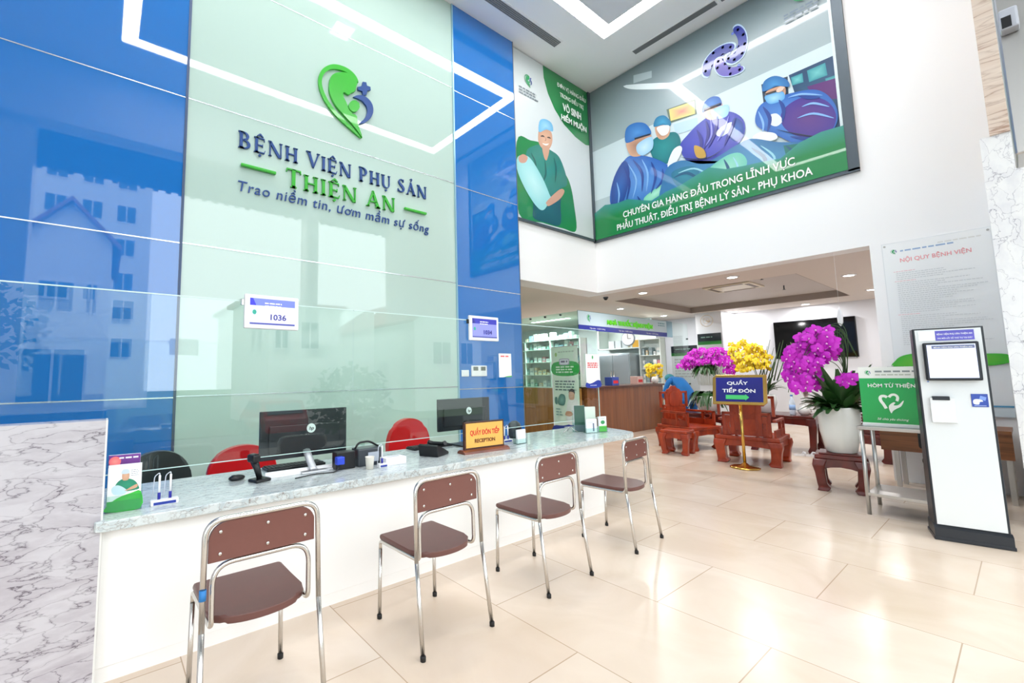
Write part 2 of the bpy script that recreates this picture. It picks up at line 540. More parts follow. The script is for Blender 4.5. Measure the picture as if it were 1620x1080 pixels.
t = thing('ceiling_panel_lamp', 'square white panel lamp set in the high lobby ceiling', 'ceiling lamp', (-3.7, 3.17, ZC - 0.001))
MB().box((-.2, -.2, -0.03), (.2, .2, 0)).build('lamp_frame', WPLAST, t)
MB().box((-.17, -.17, -0.034), (.17, .17, -.029)).build('diffuser', mat('panel_diffuser', (255, 255, 255), emit=5.0), t)

# wall behind the reception: blue and pale back-painted glass bays with aluminium joints
struct('wall_left', MB().box((-5.75, -4, 0), (-5.30, 5.86, ZC)), WHITE)
ZJ = [0.0, 1.255, 2.875, 4.5, 6.12, ZC]
def bay(nm, y0, y1, x, m, zoff=0.0, jm=ALU):
    mb = MB()
    for a, b in zip(ZJ, ZJ[1:]):
        a2 = a + (zoff if a > 0 else 0) + 0.004; b2 = b + (zoff if b < ZC else 0) - 0.004
        mb.box((-5.32, y0, a2), (x, y1, b2), 0)
    for z in ZJ[1:-1]: mb.box((-5.32, y0, z + zoff - 0.006), (x + 0.004, y1, z + zoff + 0.006), 1)
    return struct(nm, mb, [m, jm])
bay('wall_panel_blue', -4.0, 0.600, XA, BLUE)
bay('wall_panel_pale', 0.625, 4.40, XA - 0.015, PALE, 0.01)
bay('wall_panel_blue', 4.425, 5.86, XA, BLUE, -0.03)
struct('trim_1', MB().box((-5.32, 0.600, 0), (-5.242, 0.625, ZC)), mat('shadow_gap_trim', (70, 84, 110), 0.4, 0.5))
struct('trim_2', MB().box((-5.32, 4.40, 0), (-5.246, 4.425, ZC)), mat('joint_trim', (150, 190, 205), 0.3, 0.4))
struct('trim_3', MB().box((-5.6, 5.86, 0), (-5.243, 5.872, ZC)), mat('edge_trim', (120, 130, 140), 0.4, 0.5))

# bulkheads above the lower lounge, the wall with the house rules
struct('wall_bulkhead_left', MB().box((-5.75, 5.872, ZL), (XS, YB + 0.3, ZC)), WHITE)
struct('wall_back', MB().box((XS, YB, ZL), (-1.165, YB + 0.3, ZC)).box((-1.165, YB, 0), (0.6, YB + 0.3, ZC)), WHITE)
# low ceiling with a sunken tray
TX0, TX1, TY0, TY1, TD = -5.75, -2.3, 9.7, 13.7, 0.16
mb = MB()
mb.box((-14, 5.872, ZL), (-5.75, 15.2, ZL + 0.1)); mb.box((-5.75, YB + 0.3, ZL), (0.6, TY0, ZL + 0.1)); mb.box((-5.75, TY1, ZL), (0.6, 15.2, ZL + 0.1))
mb.box((TX1, TY0, ZL), (0.6, TY1, ZL + 0.1))
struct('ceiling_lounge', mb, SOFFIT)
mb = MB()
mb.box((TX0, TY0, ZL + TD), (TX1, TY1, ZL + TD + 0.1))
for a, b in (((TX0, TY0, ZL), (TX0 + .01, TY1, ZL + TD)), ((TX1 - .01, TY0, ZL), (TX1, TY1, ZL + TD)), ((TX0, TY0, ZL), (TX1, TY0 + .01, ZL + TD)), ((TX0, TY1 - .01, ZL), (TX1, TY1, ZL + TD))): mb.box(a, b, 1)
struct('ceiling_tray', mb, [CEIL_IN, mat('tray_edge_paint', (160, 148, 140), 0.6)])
LW2 = mat('lounge_wall_paint', (230, 233, 240), 0.55)
struct('wall_far', MB().box((-14, 14.85, 0), (0.6, 15.2, ZL + .3)), LW2)
struct('wall_far_pier', MB().box((-5.72, 13.9, 0), (-5.04, 14.86, ZL + .3)), LW2)
struct('wall_lounge_right', MB().box((-0.02, YB + 0.3, 0), (0.3, 14.86, ZL)), LW2)
struct('wall_pharmacy_left', MB().box((-14, 5.872, 0), (-13.8, 14.86, ZL)), LW2)
struct('wall_corridor', MB().box((-14, 5.6, 0), (-5.75, 5.872, ZL)), LW2)
struct('wall_rear', MB().box((-5.75, -4.2, 0), (0.6, -4, ZC)), WHITE)

# entrance side: open facade with a beam, columns and a canopy
struct('wall_facade_beam', MB().box((0.1, -4, 6.33), (0.6, 6.8, ZC)), WHITE)
struct('column_facade', MB().box((0.25, -1.7, 0), (0.7, -1.2, 6.33)), WHITEM)
struct('column_entrance', MB().box((-0.10, 6.8, 0), (0.9, YB, 3.68)).box((-0.11, 6.79, 0), (0.9, 6.8, 0.06)), WHITEM)
struct('column_entrance_top', MB().box((-0.035, 6.78, 3.68), (0.9, YB, ZC)), BEIGEM)
struct('trim_4', MB().box((0.055, 4.0, 2.62), (0.5, 4.3, 6.33), bev=0.01), STEEL)
t = thing('door_sensor', 'small grey door sensor with a dark lens on the steel jamb at the entrance', 'sensor', (0.085, 3.98, 3.34))
MB().box((-0.02, -0.06, -0.03), (0.045, 0.02, 0.09), bev=0.01).build('housing', mat('sensor_grey', (180, 182, 190), 0.35), t)
MB().box((-0.014, -0.064, -0.022), (0.02, -0.058, 0.04)).build('lens', BLACK, t)
mb = MB().box((0.6, -6, 6.62), (3.4, 9, 6.8))
for k in range(50): mb.box((0.6, -6 + k * 0.3, 6.56), (3.4, -5.88 + k * 0.3, 6.63))
struct('ceiling_canopy', mb, mat('canopy_slats', (96, 104, 112), 0.6))

# street outside, seen mirrored in the glass wall
PAVE = mat('paving', (160, 158, 152), 0.8, noise=0.1)
struct('pavement', MB().box((0.35, -14, -0.4), (3.2, 22, -0.02)), PAVE)
struct('road', MB().box((3.2, -40, -1.0), (13.2, 60, -0.9)), mat('asphalt', (92, 92, 94), 0.85, noise=0.15))
struct('terrain', MB().box((13.2, -60, -1.0), (90, 80, -0.85)), mat('verge_green', (96, 118, 84), 0.9, noise=0.2))
HOUSEW = mat('house_render', (226, 226, 222), 0.7)
ROOFT = mat('roof_tiles', (150, 92, 86), 0.7, noise=0.2, nscale=30)
PANE = mat('dark_window_pane', (70, 88, 100), 0.1)
def window(parent, x, y0, y1, z0, z1):
    f = MB().box((x - 0.06, y0, z0), (x, y1, z1)).build('window', WPLAST, parent)
    MB().box((x - 0.07, y0 + .08, z0 + .08), (x - 0.055, (y0 + y1)/2 - .04, z1 - .08)).box((x - 0.07, (y0 + y1)/2 + .04, z0 + .08), (x - 0.055, y1 - .08, z1 - .08)).build('pane', PANE, f)
def gable_house(loc, w, d, h, hp, label, wins):
    t = thing('house', label, 'house', loc)
    MB().prism([(-w/2, 0), (w/2, 0), (w/2, h), (0, h + hp - 0.1), (-w/2, h)], 0, d, 'x').build('wall', HOUSEW, t)
    e = 0.35
    MB().prism([(-w/2 - e, h - e*hp/(w/2) + .1), (0, h + hp + .1), (w/2 + e, h - e*hp/(w/2) + .1), (w/2 + e, h - e*hp/(w/2) - .1), (0, h + hp - .1), (-w/2 - e, h - e*hp/(w/2) - .1)], -0.4, d + .4, 'x').build('roof', ROOFT, t)
    for q in wins: window(t, 0, *q)
    return t
gable_house((14, -1.35, -0.9), 3.0, 8, 8.6, 1.6, 'white house with a steep tiled gable seen mirrored in the blue glass', [(-1.0, 0.3, 5.2, 6.6), (0.6, 1.1, 5.2, 6.6), (-1.0, 0.9, 1.5, 3.5)])
t = thing('apartment_block', 'tall pale apartment block seen mirrored above the gabled house', 'building', (36, -1.2, -0.9))
MB().box((0, -4.2, 0), (10, 4.2, 30)).build('wall', HOUSEW, t)
for zz in range(4, 29, 3):
    for yy in (-3.2, -0.8, 1.6): window(t, 0, yy, yy + 1.5, zz, zz + 1.6)
t = thing('house', 'low white house with wide blank walls seen mirrored in the pale glass', 'house', (14, 8.6, -0.9))
MB().box((0, -2.6, 0), (7, 2.8, 6.3)).build('wall', HOUSEW, t)
MB().box((-.3, -2.9, 6.3), (7.3, 3.1, 6.5)).build('roof', ROOFT, t)
window(t, 0, -1.2, -0.2, 3.6, 5.0); window(t, 0, -2.4, -1.7, 3.6, 5.2)
t = thing('house', 'white villa with a red roof seen mirrored beside the blue column', 'house', (17, 19.0, -0.9))
MB().prism([(-3, 0), (3, 0), (3, 6), (0, 8), (-3, 6)], 0, 8, 'x').build('wall', HOUSEW, t)
MB().prism([(-3.4, 5.9), (0, 8.2), (3.4, 5.9), (3.4, 5.7), (0, 8.0), (-3.4, 5.7)], -0.4, 8.4, 'x').build('roof', ROOFT, t)
window(t, 0, -1.6, 0, 3.0, 4.6); window(t, 0, 0.8, 2.0, 3.0, 4.6)
GREENL = mat('tree_leaves', (52, 84, 44), 0.7, noise=0.35, nscale=6)
BARK = mat('bark', (92, 76, 60), 0.85)
def tree(loc, h, r, label):
    t = thing('tree', label, 'tree', loc, 0, 'street trees')
    MB().tube([(0, 0, 0), (0.05, 0, h*.5), (0, 0.1, h*.8)], [0.16, 0.12, 0.06]).build('trunk', BARK, t)
    mb = MB()
    for k in range(900):
        a = random.uniform(0, 2*PI); ph = math.acos(random.uniform(-0.9, 1)); rr = r * random.uniform(.55, 1)
        p = Vector((rr*math.sin(ph)*math.cos(a), rr*math.sin(ph)*math.sin(a), h*.72 + rr*.9*math.cos(ph)))
        d = Vector((random.uniform(-1, 1), random.uniform(-1, 1), random.uniform(-.7, .3))).normalized() * random.uniform(.2, .4)
        s = d.orthogonal().normalized() * .1
        mb.quad([p - s*.4, p + d*.5 - s, p + d, p + d*.5 + s])
    o = mb.build('foliage', GREENL, t); o['kind'] = 'stuff'
tree((10.5, -3.6, -0.9), 5.6, 2.0, 'dense dark tree mirrored at the far left of the blue glass')
tree((9.8, 8.0, -0.9), 2.0, 1.6, 'bushy roadside tree mirrored in the reception screen beside the red car')
# red car on the road
t = thing('car', 'red hatchback parked on the road, mirrored in the reception glass screen', 'car', (11.8, 5.55, -0.9), 0)
prof = [(-1.9, .35), (-1.85, .8), (-1.55, .95), (-1.2, 1.45), (0.5, 1.48), (1.0, 1.0), (1.75, .88), (1.95, .6), (1.95, .35)]
MB().prism(prof, -0.8, 0.8, 'y', bev=0.08).build('body', mat('red_car_paint', (170, 24, 30), 0.2, coat=0.6), t)
MB().prism([(-1.05, 1.0), (-.95, 1.38), (0.4, 1.4), (0.8, 1.02)], -0.815, 0.815, 'y').build('side_window', PANE, t)
MB().prism([(-1.6, 1.0), (-1.33, 1.36), (-1.31, 1.34), (-1.58, .98)], -0.65, 0.65, 'y').build('rear_window', PANE, t)
for sx in (-1.2, 1.2):
    for sy in (-.72, .72): MB().tube([(sx, sy - .1, .32), (sx, sy + .1, .32)], .32, 20).build('wheel', BLACK, t)

# ------------------------------------------------------------------ the hospital's wall lettering (serif capitals drawn as strokes)
def arc(cx, cz, rx, rz, a0, a1, n=14):
    return [(cx + rx*math.cos(R(a0 + (a1-a0)*i/n)), cz + rz*math.sin(R(a0 + (a1-a0)*i/n))) for i in range(n + 1)]
def band(outer, inner): return outer + inner[::-1]
def stroke(pts, ws):
    L, Rr = [], []
    for i, p in enumerate(pts):
        a = pts[max(i-1, 0)]; b = pts[min(i+1, len(pts)-1)]
        dx, dz = b[0]-a[0], b[1]-a[1]; l = math.hypot(dx, dz) or 1
        nx, nz = -dz/l, dx/l
        L.append((p[0] + nx*ws[i]/2, p[1] + nz*ws[i]/2)); Rr.append((p[0] - nx*ws[i]/2, p[1] - nz*ws[i]/2))
    return L + Rr[::-1]
def rc(x0, z0, x1, z1): return [(x0, z0), (x1, z0), (x1, z1), (x0, z1)]
def foot(x0, x1, z, up):
    s = 0.05 if up else -0.05
    return [(x0 - .07, z), (x1 + .07, z), (x1 + .06, z + s*.7), (x1, z + s*1.8), (x0, z + s*1.8), (x0 - .06, z + s*.7)]
def stem(x, w=0.155, top=True, bot=True):
    o = [rc(x, 0, x + w, 1)]
    if bot: o.append(foot(x, x + w, 0, True))
    if top: o.append(foot(x, x + w, 1, False))
    return o
def glyph(ch):
    if ch == 'I': return stem(.08), .315
    if ch == 'H': return stem(.08) + stem(.60) + [rc(.2, .47, .62, .535)], .84
    if ch == 'N': return [rc(.09, 0, .15, 1), foot(.09, .15, 0, True), [(.0, 1), (.19, 1), (.80, 0), (.62, 0)], rc(.74, 0, .80, 1), foot(.74, .80, 1, False)], .89
    if ch == 'E': return stem(.08) + [[(.2, .935), (.58, .935), (.6, .8), (.63, .8), (.61, 1), (.2, 1)], [(.2, .47), (.5, .47), (.5, .40), (.53, .40), (.53, .61), (.5, .61), (.5, .535), (.2, .535)], [(.2, 0), (.63, 0), (.68, .22), (.65, .22), (.6, .065), (.2, .065)]], .72
    if ch == 'B': return stem(.08) + [band(arc(.28, .755, .28, .245, -90, 90), arc(.28, .755, .14, .185, -90, 90)), band(arc(.30, .27, .34, .27, -90, 90), arc(.30, .27, .18, .205, -90, 90)), rc(.2, .94, .3, 1), rc(.2, 0, .31, .065), rc(.2, .475, .31, .54)], .70
    if ch == 'P': return stem(.08) + [band(arc(.28, .715, .31, .285, -90, 90), arc(.28, .715, .16, .22, -90, 90)), rc(.2, .94, .3, 1), rc(.2, .43, .3, .495)], .65
    if ch == 'V': return [[(.03, 1), (.21, 1), (.46, .16), (.43, 0), (.37, 0)], [(.70, 1), (.77, 1), (.45, 0), (.39, 0)], foot(.04, .2, 1, False), foot(.70, .76, 1, False)], .80
    if ch == 'A': return [[(.08, 0), (.15, 0), (.43, .84), (.38, 1)], [(.35, 1), (.45, 1), (.79, 0), (.61, 0)], rc(.2, .3, .64, .36), foot(.08, .14, 0, True), foot(.62, .78, 0, True)], .86
    if ch == 'U': return [rc(.08, .33, .23, 1), foot(.08, .23, 1, False), rc(.62, .33, .685, 1), foot(.62, .685, 1, False), band(arc(.383, .33, .303, .34, 180, 360, 20), arc(.425, .33, .195, .265, 180, 360, 20))], .78
    if ch == 'S':
        pts = [(.50, .80), (.46, .92), (.34, .965), (.2, .92), (.13, .79), (.2, .64), (.33, .53), (.46, .42), (.53, .27), (.46, .1), (.30, .035), (.14, .09), (.08, .23)]
        ws = [.05, .05, .06, .08, .12, .16, .17, .16, .13, .09, .06, .05, .05]
        return [stroke(chaikin(pts, 1, False), [ws[min(i//2, 12)] for i in range(2*(len(pts)-1))]), rc(.485, .78, .515, .98), rc(.06, .02, .09, .25)], .62
    if ch == 'T': return stem(.27, .155, False, True) + [[(.02, 1), (.0, .80), (.03, .80), (.06, .935), (.64, .935), (.67, .80), (.70, .80), (.68, 1)]], .70
    return [], .38
def mark(kind, cx):
    if kind == '^': return [[(cx - .2, 1.08), (cx - .12, 1.08), (cx, 1.19), (cx + .12, 1.08), (cx + .2, 1.08), (cx + .04, 1.27), (cx - .04, 1.27)]]
    if kind == '.': return [arc(cx, -.17, .075, .075, 0, 342, 19)]
    if kind == '?': return [stroke([(cx - .09, 1.25), (cx + .01, 1.32), (cx + .09, 1.26), (cx + .03, 1.18), (cx, 1.09)], [.05, .06, .07, .06, .05])]
def serif_text(spec, h, width, depth, m, parent, loc, small=0.92, name='lettering'):
    """spec: letters; a letter may be followed by marks ^ . ? ; first letters of words are larger"""
    x = 0; first = True; items = []; word = []; words = [word]
    i = 0
    while i < len(spec):
        ch = spec[i]; i += 1; mk = ''
        while i < len(spec) and spec[i] in '^.?': mk += spec[i]; i += 1
        if ch == ' ': x += .40; first = True; word = []; words.append(word); continue
        ps, adv = glyph(ch); s = 1.0 if first else small
        for q in mk: ps = ps + mark(q, adv/2)
        for p in ps: word.append([(x + a*s, b*s) for a, b in p])
        x += adv*s + 0.11; first = False
    k = width / x
    for wd in words:
        mb = MB()
        for p in wd: mb.prism([(a*k, b*h) for a, b in p], -depth, 0, 'y')
        mb.build(name, m, parent, loc)

NAVY = mat('navy_acrylic', (34, 72, 138), 0.3)
LEAFG = mat('green_acrylic', (58, 176, 52), 0.25, coat=0.3)
LOGO = {
 'hood': [(0.223,0.715),(0.053,0.793),(-0.166,0.916),(-0.312,1.058),(-0.383,1.2),(-0.398,1.332),(-0.361,1.46),(-0.278,1.561),(-0.172,1.629),(-0.035,1.653),(0.077,1.632),(0.149,1.58),(0.181,1.51),(0.092,1.561),(-0.007,1.586),(-0.144,1.571),(-0.251,1.515),(-0.334,1.406),(-0.351,1.268),(-0.295,1.128),(-0.183,0.997),(-0.011,0.886),(0.123,0.801)],
 'mother': [(-0.249,1.335),(-0.226,1.429),(-0.165,1.5),(-0.057,1.559),(0.049,1.577),(0.12,1.551),(0.161,1.491),(0.147,1.446),(0.135,1.398),(0.118,1.344),(0.056,1.307),(0.034,1.268),(-0.013,1.274),(-0.044,1.284),(-0.057,1.23),(-0.026,1.175),(0.004,1.132),(0.018,1.084),(0.058,1.031),(0.114,1.011),(0.157,1.007),(0.16,0.927),(0.194,0.835),(0.238,0.722),(0.109,0.847),(-0.031,0.946),(-0.167,1.055),(-0.245,1.197)],
 'baby': [(0.199,1.17),(0.185,1.123),(0.156,1.08),(0.114,1.054),(0.072,1.05),(0.043,1.072),(0.029,1.107),(0.043,1.152),(0.071,1.193),(0.113,1.22),(0.156,1.225),(0.185,1.206)],
 'crescent': [(0.102,1.27),(0.207,1.338),(0.316,1.341),(0.393,1.278),(0.417,1.183),(0.369,1.055),(0.287,0.965),(0.194,0.914),(0.281,1.024),(0.319,1.125),(0.313,1.193),(0.272,1.246),(0.193,1.272)],
 'cross': [(0.248,1.551),(0.304,1.565),(0.31,1.512),(0.369,1.524),(0.375,1.476),(0.316,1.452),(0.307,1.376),(0.251,1.349),(0.242,1.41),(0.175,1.397),(0.172,1.446),(0.236,1.477)],
}
t = thing('wall_sign', 'raised navy and green hospital name, heart emblem and slogan on the pale glass wall', 'wall sign', (-5.262, 2.5, 4.0), FACE_X)
def chk(n, it=2): return LOGO[n] if n == 'cross' else spline(LOGO[n], 4)
eg = MB(); eg.prism(chk('hood'), -.03, -.0, 'y', bev=.005); eg.build('emblem_hood', LEAFG, t)
eg = MB(); eg.prism(chk('mother', 1), -.038, -.0, 'y', bev=.008); eg.build('emblem_mother', LEAFG, t)
eg = MB(); eg.prism(chk('baby', 1), -.038, -.0, 'y', bev=.01); eg.build('emblem_child', LEAFG, t)
eg = MB(); eg.prism(chk('crescent'), -.03, -.0, 'y', bev=.005); eg.build('emblem_crescent', NAVY, t)
eg = MB(); eg.prism(chk('cross', 1), -.03, -.0, 'y', bev=.004); eg.build('emblem_cross', NAVY, t)
serif_text('BE^.NH VIE^.N PHU. SA?N', .203, 2.72, .022, NAVY, t, (-1.355, 0, .105))
serif_text('THIE^.N AN', .232, 1.60, .028, LEAFG, t, (-.795, 0, -.222), small=.88)
MB().box((-1.32, -.045, -.118), (-.92, 0, -.084), bev=.008).build('dash', LEAFG, t)
MB().box((.93, -.045, -.146), (1.32, 0, -.112), bev=.008).build('dash', LEAFG, t)
text('Trao niềm tin, ươm mầm sự sống', NAVY, t, (.005, -.010, -.412), .19, 2.72, ext=.006, shear=.14, space=1.1, split=True)

# small flat copies of the emblem for printed matter
def emblem(art, cx, cz, s):
    def tr(pts): return [(cx + (p[0])*s, cz + (p[1] - 1.15)*s) for p in pts]
    G, B = (38, 158, 92), (40, 70, 150)
    art.poly(tr(chk('hood', 1)), G); art.poly(tr(LOGO['mother']), G, same=True); art.poly(tr(LOGO['baby']), G, same=True)
    art.poly(tr(chk('crescent', 1)), B, same=True); art.poly(tr(LOGO['cross']), B, same=True)

WINK = mat('white_ink', (246, 248, 246), 0.4)
REDINK = mat('red_ink', (214, 40, 46), 0.45)
BLUEINK = mat('blue_ink', (38, 58, 150), 0.45)
GLOSSPRINT = print_mat('glossy_print', 0.3, 0.45)
FRAMEG = mat('poster_frame_grey', (78, 88, 96), 0.4, 0.3)

# ------------------------------------------------------------------ surgery poster on the wall facing the entrance
t = thing('wall_poster', 'wide poster of surgeons in blue gowns with a green lower band, under glass', 'poster', (-5.28, 8.36, 4.23))
W, H = 4.11, 3.37
MB().box((0, .001, 0), (W, .02, H)).build('backing', DGREY, t)
fr = MB(); fr.box((-.05, -.03, -.02), (W, .02, .03)); fr.box((W - .115, -.03, 0), (W, .02, H)); fr.box((-.05, -.03, 0), (-.0, .02, H))
fr.build('frame', FRAMEG, t)
MB().box((W - .15, -.032, .03), (W - .118, -.02, H)).build('edge_strip', mat('edge_strip_white', (210, 222, 226), 0.3), t)
a = Art(); a.lim = (0, .03, W - .115, H)
a.rect(0, .03, W - .115, H, (196, 214, 218), (112, 128, 132))
a.rect(0, .9, W - .115, 2.0, (206, 222, 226), (196, 212, 216))

a.smooth([(0.846,3.083),(1.788,2.599),(1.781,2.498),(1.166,2.807),(0.866,2.993)], (226, 236, 238), it=1)
a.poly([(1,3.203),(1.365,3.085),(1.357,2.947),(0.99,3.036)], (170, 186, 190))
# equipment at the right
a.poly([(3.08,1.834),(3.42,1.775),(3.411,1.459),(3.088,1.517)], (40, 60, 80)); a.poly([(3.435,1.785),(4.027,1.785),(4.061,0.358),(3.606,0.701)], (28, 62, 96), (50, 96, 130))
for p in ([(3.459,1.733),(3.599,1.726),(3.602,1.577),(3.464,1.599)], [(3.654,1.731),(3.866,1.731),(3.877,1.528),(3.667,1.54)], [(3.848,1.491),(4.024,1.477),(4.021,1.269),(3.859,1.289)]): a.poly(p, (52, 140, 150), (110, 190, 190))
a.poly([(3.636,1.484),(4.045,1.43),(4.069,1.104),(3.724,1.219)], (90, 40, 110))
a.poly([(1.593,2.167),(2.095,2.105),(2.107,1.817),(1.638,1.872)], (96, 110, 90)); a.poly([(1.638,2.144),(2.078,2.08),(2.078,1.84),(1.657,1.908)], (226, 206, 120), (230, 130, 120))
a.poly([(1.697,1.821),(2.11,1.751),(2.116,1.554),(1.725,1.606)], (180, 206, 220))
# operating lamp: three curved blades
for pp in ("b1", "b2", "b3"):
    if pp == 'b1': q = [(2.234,2.484),(2.27,2.701),(2.423,2.823),(2.62,2.837),(2.77,2.749),(2.745,2.632),(2.609,2.663),(2.482,2.628),(2.385,2.525),(2.356,2.37)]
    if pp == 'b2': q = [(2.737,3.021),(2.84,3.042),(2.934,2.866),(2.945,2.635),(2.883,2.451),(2.728,2.394),(2.615,2.492),(2.605,2.603),(2.74,2.561),(2.814,2.658),(2.818,2.82)]
    if pp == 'b3': q = [(2.437,2.493),(2.465,2.638),(2.571,2.632),(2.598,2.502),(2.674,2.352),(2.856,2.304),(2.865,2.198),(2.681,2.203),(2.514,2.3)]
    qs = chaikin(q, 2)
    cx = sum(p[0] for p in qs)/len(qs); cz = sum(p[1] for p in qs)/len(qs)
    a.poly([(cx + (p[0]-cx)*1.09, cz + (p[1]-cz)*1.09) for p in qs], (176, 200, 226))
    a.poly(qs, (26, 44, 138) if pp != 'b3' else (86, 76, 160))
    for i in range(0, len(q) - 1, 1): a.oval(q[i][0]*.75 + cx*.25, q[i][1]*.75 + cz*.25, .022, .026, (70, 92, 190), (120, 140, 220), 8, same=True)
BLU, BLD, BLL = (40, 96, 176), (26, 62, 140), (86, 146, 214)
SKIN, SKD, MASK = (206, 160, 130), (150, 108, 90), (150, 196, 226)
# surgeon behind, teal scrubs
a.smooth([(1.239,1.598),(1.326,1.698),(1.501,1.71),(1.728,1.65),(1.808,1.436),(1.721,1.209),(1.464,1.114),(1.301,1.294)], (20, 110, 116), (40, 140, 140))
a.smooth([(1.361,1.913),(1.421,1.954),(1.616,1.86),(1.616,1.657),(1.495,1.613),(1.393,1.714)], SKIN, SKD); a.smooth([(1.341,1.942),(1.394,2.092),(1.545,2.072),(1.649,1.912),(1.643,1.815),(1.512,1.896)], (30, 110, 150), (60, 150, 190)); a.smooth([(1.4,1.895),(1.619,1.836),(1.593,1.694),(1.475,1.704)], (228, 236, 240))
# surgeon bending, centre
a.smooth([(1.791,1.355),(1.94,1.507),(2.14,1.628),(2.347,1.675),(2.623,1.598),(2.798,1.369),(2.794,1.112),(2.63,0.946),(2.347,0.863),(2.056,0.919),(1.871,1.059)], (58, 66, 166), (84, 84, 190))
a.smooth([(2.226,1.8),(2.322,1.857),(2.5,1.827),(2.52,1.609),(2.376,1.577),(2.254,1.658)], SKIN, SKD); a.smooth([(2.197,1.806),(2.244,1.961),(2.368,2.002),(2.482,1.928),(2.5,1.777),(2.357,1.826),(2.282,1.805)], (36, 90, 166), (70, 130, 200)); a.smooth([(2.353,1.769),(2.598,1.734),(2.575,1.548),(2.412,1.572),(2.347,1.675)], MASK, (190, 220, 240))
a.smooth([(2.384,1.322),(2.489,1.397),(2.627,1.408),(2.669,1.323),(2.601,1.263),(2.46,1.226)], (224, 230, 234)); a.smooth([(2.665,1.455),(2.788,1.314),(2.772,1.083),(2.67,1.049),(2.594,1.164)], BLD, BLU)
# surgeon left, foreground
a.smooth([(0.434,1.156),(0.707,1.515),(0.903,1.544),(1.261,1.357),(1.586,1.042),(1.671,0.745),(1.472,0.551),(1.112,0.376),(0.637,0.312),(0.366,0.686)], BLU, BLL)
a.smooth([(0.434,1.156),(0.707,1.515),(0.811,1.208),(0.659,0.687),(0.399,0.529)], BLD, BLU)
a.smooth([(0.786,1.87),(0.924,1.905),(1.254,1.847),(1.274,1.582),(1.086,1.476),(0.878,1.54),(0.792,1.721)], SKIN, SKD); a.smooth([(0.759,1.906),(0.793,2.159),(0.965,2.198),(1.161,2.103),(1.269,1.934),(1.27,1.807),(1.062,1.846),(0.848,1.842)], (40, 100, 170), (76, 140, 204)); a.smooth([(1.009,1.737),(1.285,1.763),(1.298,1.526),(1.108,1.458),(0.99,1.574)], MASK, (196, 222, 240))
a.poly([(0.951,1.887),(1.272,1.839),(1.27,1.807),(0.958,1.846)], (30, 34, 44))
a.smooth([(1.071,0.597),(1.22,0.683),(1.536,0.772),(1.544,0.636),(1.299,0.529),(1.11,0.492)], (120, 206, 170), (170, 226, 200)); a.smooth([(1.556,1.099),(1.666,1.321),(1.791,1.355),(1.824,1.253),(1.703,1.062),(1.592,0.996)], (226, 232, 236))
# surgeon right, foreground
a.smooth([(2.965,1.307),(3.056,1.495),(3.298,1.502),(3.658,1.417),(3.832,1.268),(3.938,1),(3.926,0.762),(3.781,0.586),(3.517,0.597),(3.198,0.926),(3,1.134)], BLU, BLL)
a.smooth([(3.34,1.271),(3.571,1.337),(3.824,1.165),(3.926,0.901),(3.865,0.687),(3.656,0.66),(3.422,0.822),(3.296,1.068)], (70, 50, 140), (96, 60, 130))
a.smooth([(3.129,1.651),(3.222,1.677),(3.372,1.632),(3.37,1.482),(3.264,1.432),(3.15,1.523)], SKIN, SKD); a.smooth([(3.09,1.711),(3.128,1.854),(3.265,1.865),(3.407,1.725),(3.432,1.591),(3.282,1.682),(3.146,1.68)], (36, 100, 160), (66, 140, 196)); a.smooth([(3.132,1.61),(3.338,1.567),(3.357,1.428),(3.198,1.429),(3.131,1.51)], (90, 160, 214), (160, 206, 236))
a.smooth([(2.913,1.018),(3.024,1.044),(3.199,0.944),(3.221,0.839),(3.042,0.863),(2.939,0.936)], (224, 230, 232)); a.smooth([(3.146,1.255),(3.25,1.242),(3.313,1.097),(3.236,1.04),(3.152,1.119)], (220, 226, 232))
a.folds([[(0.898,1.46),(1.065,1.11),(1.043,0.745)], [(1.255,1.267),(1.325,0.964),(1.217,0.639)], [(0.7,1.396),(0.8,1.021),(0.704,0.625)], [(1.46,1.048),(1.447,0.828),(1.309,0.698)], [(0.947,0.685),(1.071,0.458),(1.29,0.388)]], .05, BLD)
a.folds([[(1.081,1.385),(1.176,1.067),(1.132,0.714)], [(0.798,1.405),(0.943,1.016),(0.851,0.671)], [(0.534,1.119),(0.57,0.862),(0.531,0.633)]], .035, (130, 180, 232))
a.folds([[(2.095,1.521),(2.155,1.28),(2.099,1.007)], [(2.432,1.611),(2.379,1.346),(2.255,1.109)], [(2.697,1.439),(2.599,1.243),(2.5,1.044)], [(2.251,1.617),(2.271,1.354),(2.18,1.1)]], .05, (44, 44, 130))
a.folds([[(2.325,1.623),(2.324,1.33),(2.222,1.166)], [(2.601,1.527),(2.518,1.322),(2.403,1.169)]], .03, (140, 140, 226))
a.folds([[(3.083,1.442),(3.158,1.211),(3.113,1.003)], [(3.294,1.447),(3.34,1.271),(3.31,1.061)], [(3.52,1.401),(3.649,1.294),(3.777,1.226)], [(3.392,0.799),(3.629,0.655),(3.838,0.665)]], .05, BLD)
a.folds([[(3.409,1.423),(3.574,1.39),(3.804,1.247)], [(3.018,1.397),(3.065,1.18),(3.054,1.031)], [(3.56,1.195),(3.694,1.18),(3.866,1.037)], [(3.494,1.045),(3.683,1.024),(3.902,0.844)]], .03, (130, 176, 236))
a.poly([(2.229,1.841),(2.499,1.819),(2.501,1.793),(2.234,1.808)], (40, 40, 60)); a.poly([(3.128,1.643),(3.37,1.603),(3.371,1.579),(3.132,1.61)], (60, 50, 50)); a.oval(*[(3.32,1.604)][0], .05, .04, (220, 190, 170))
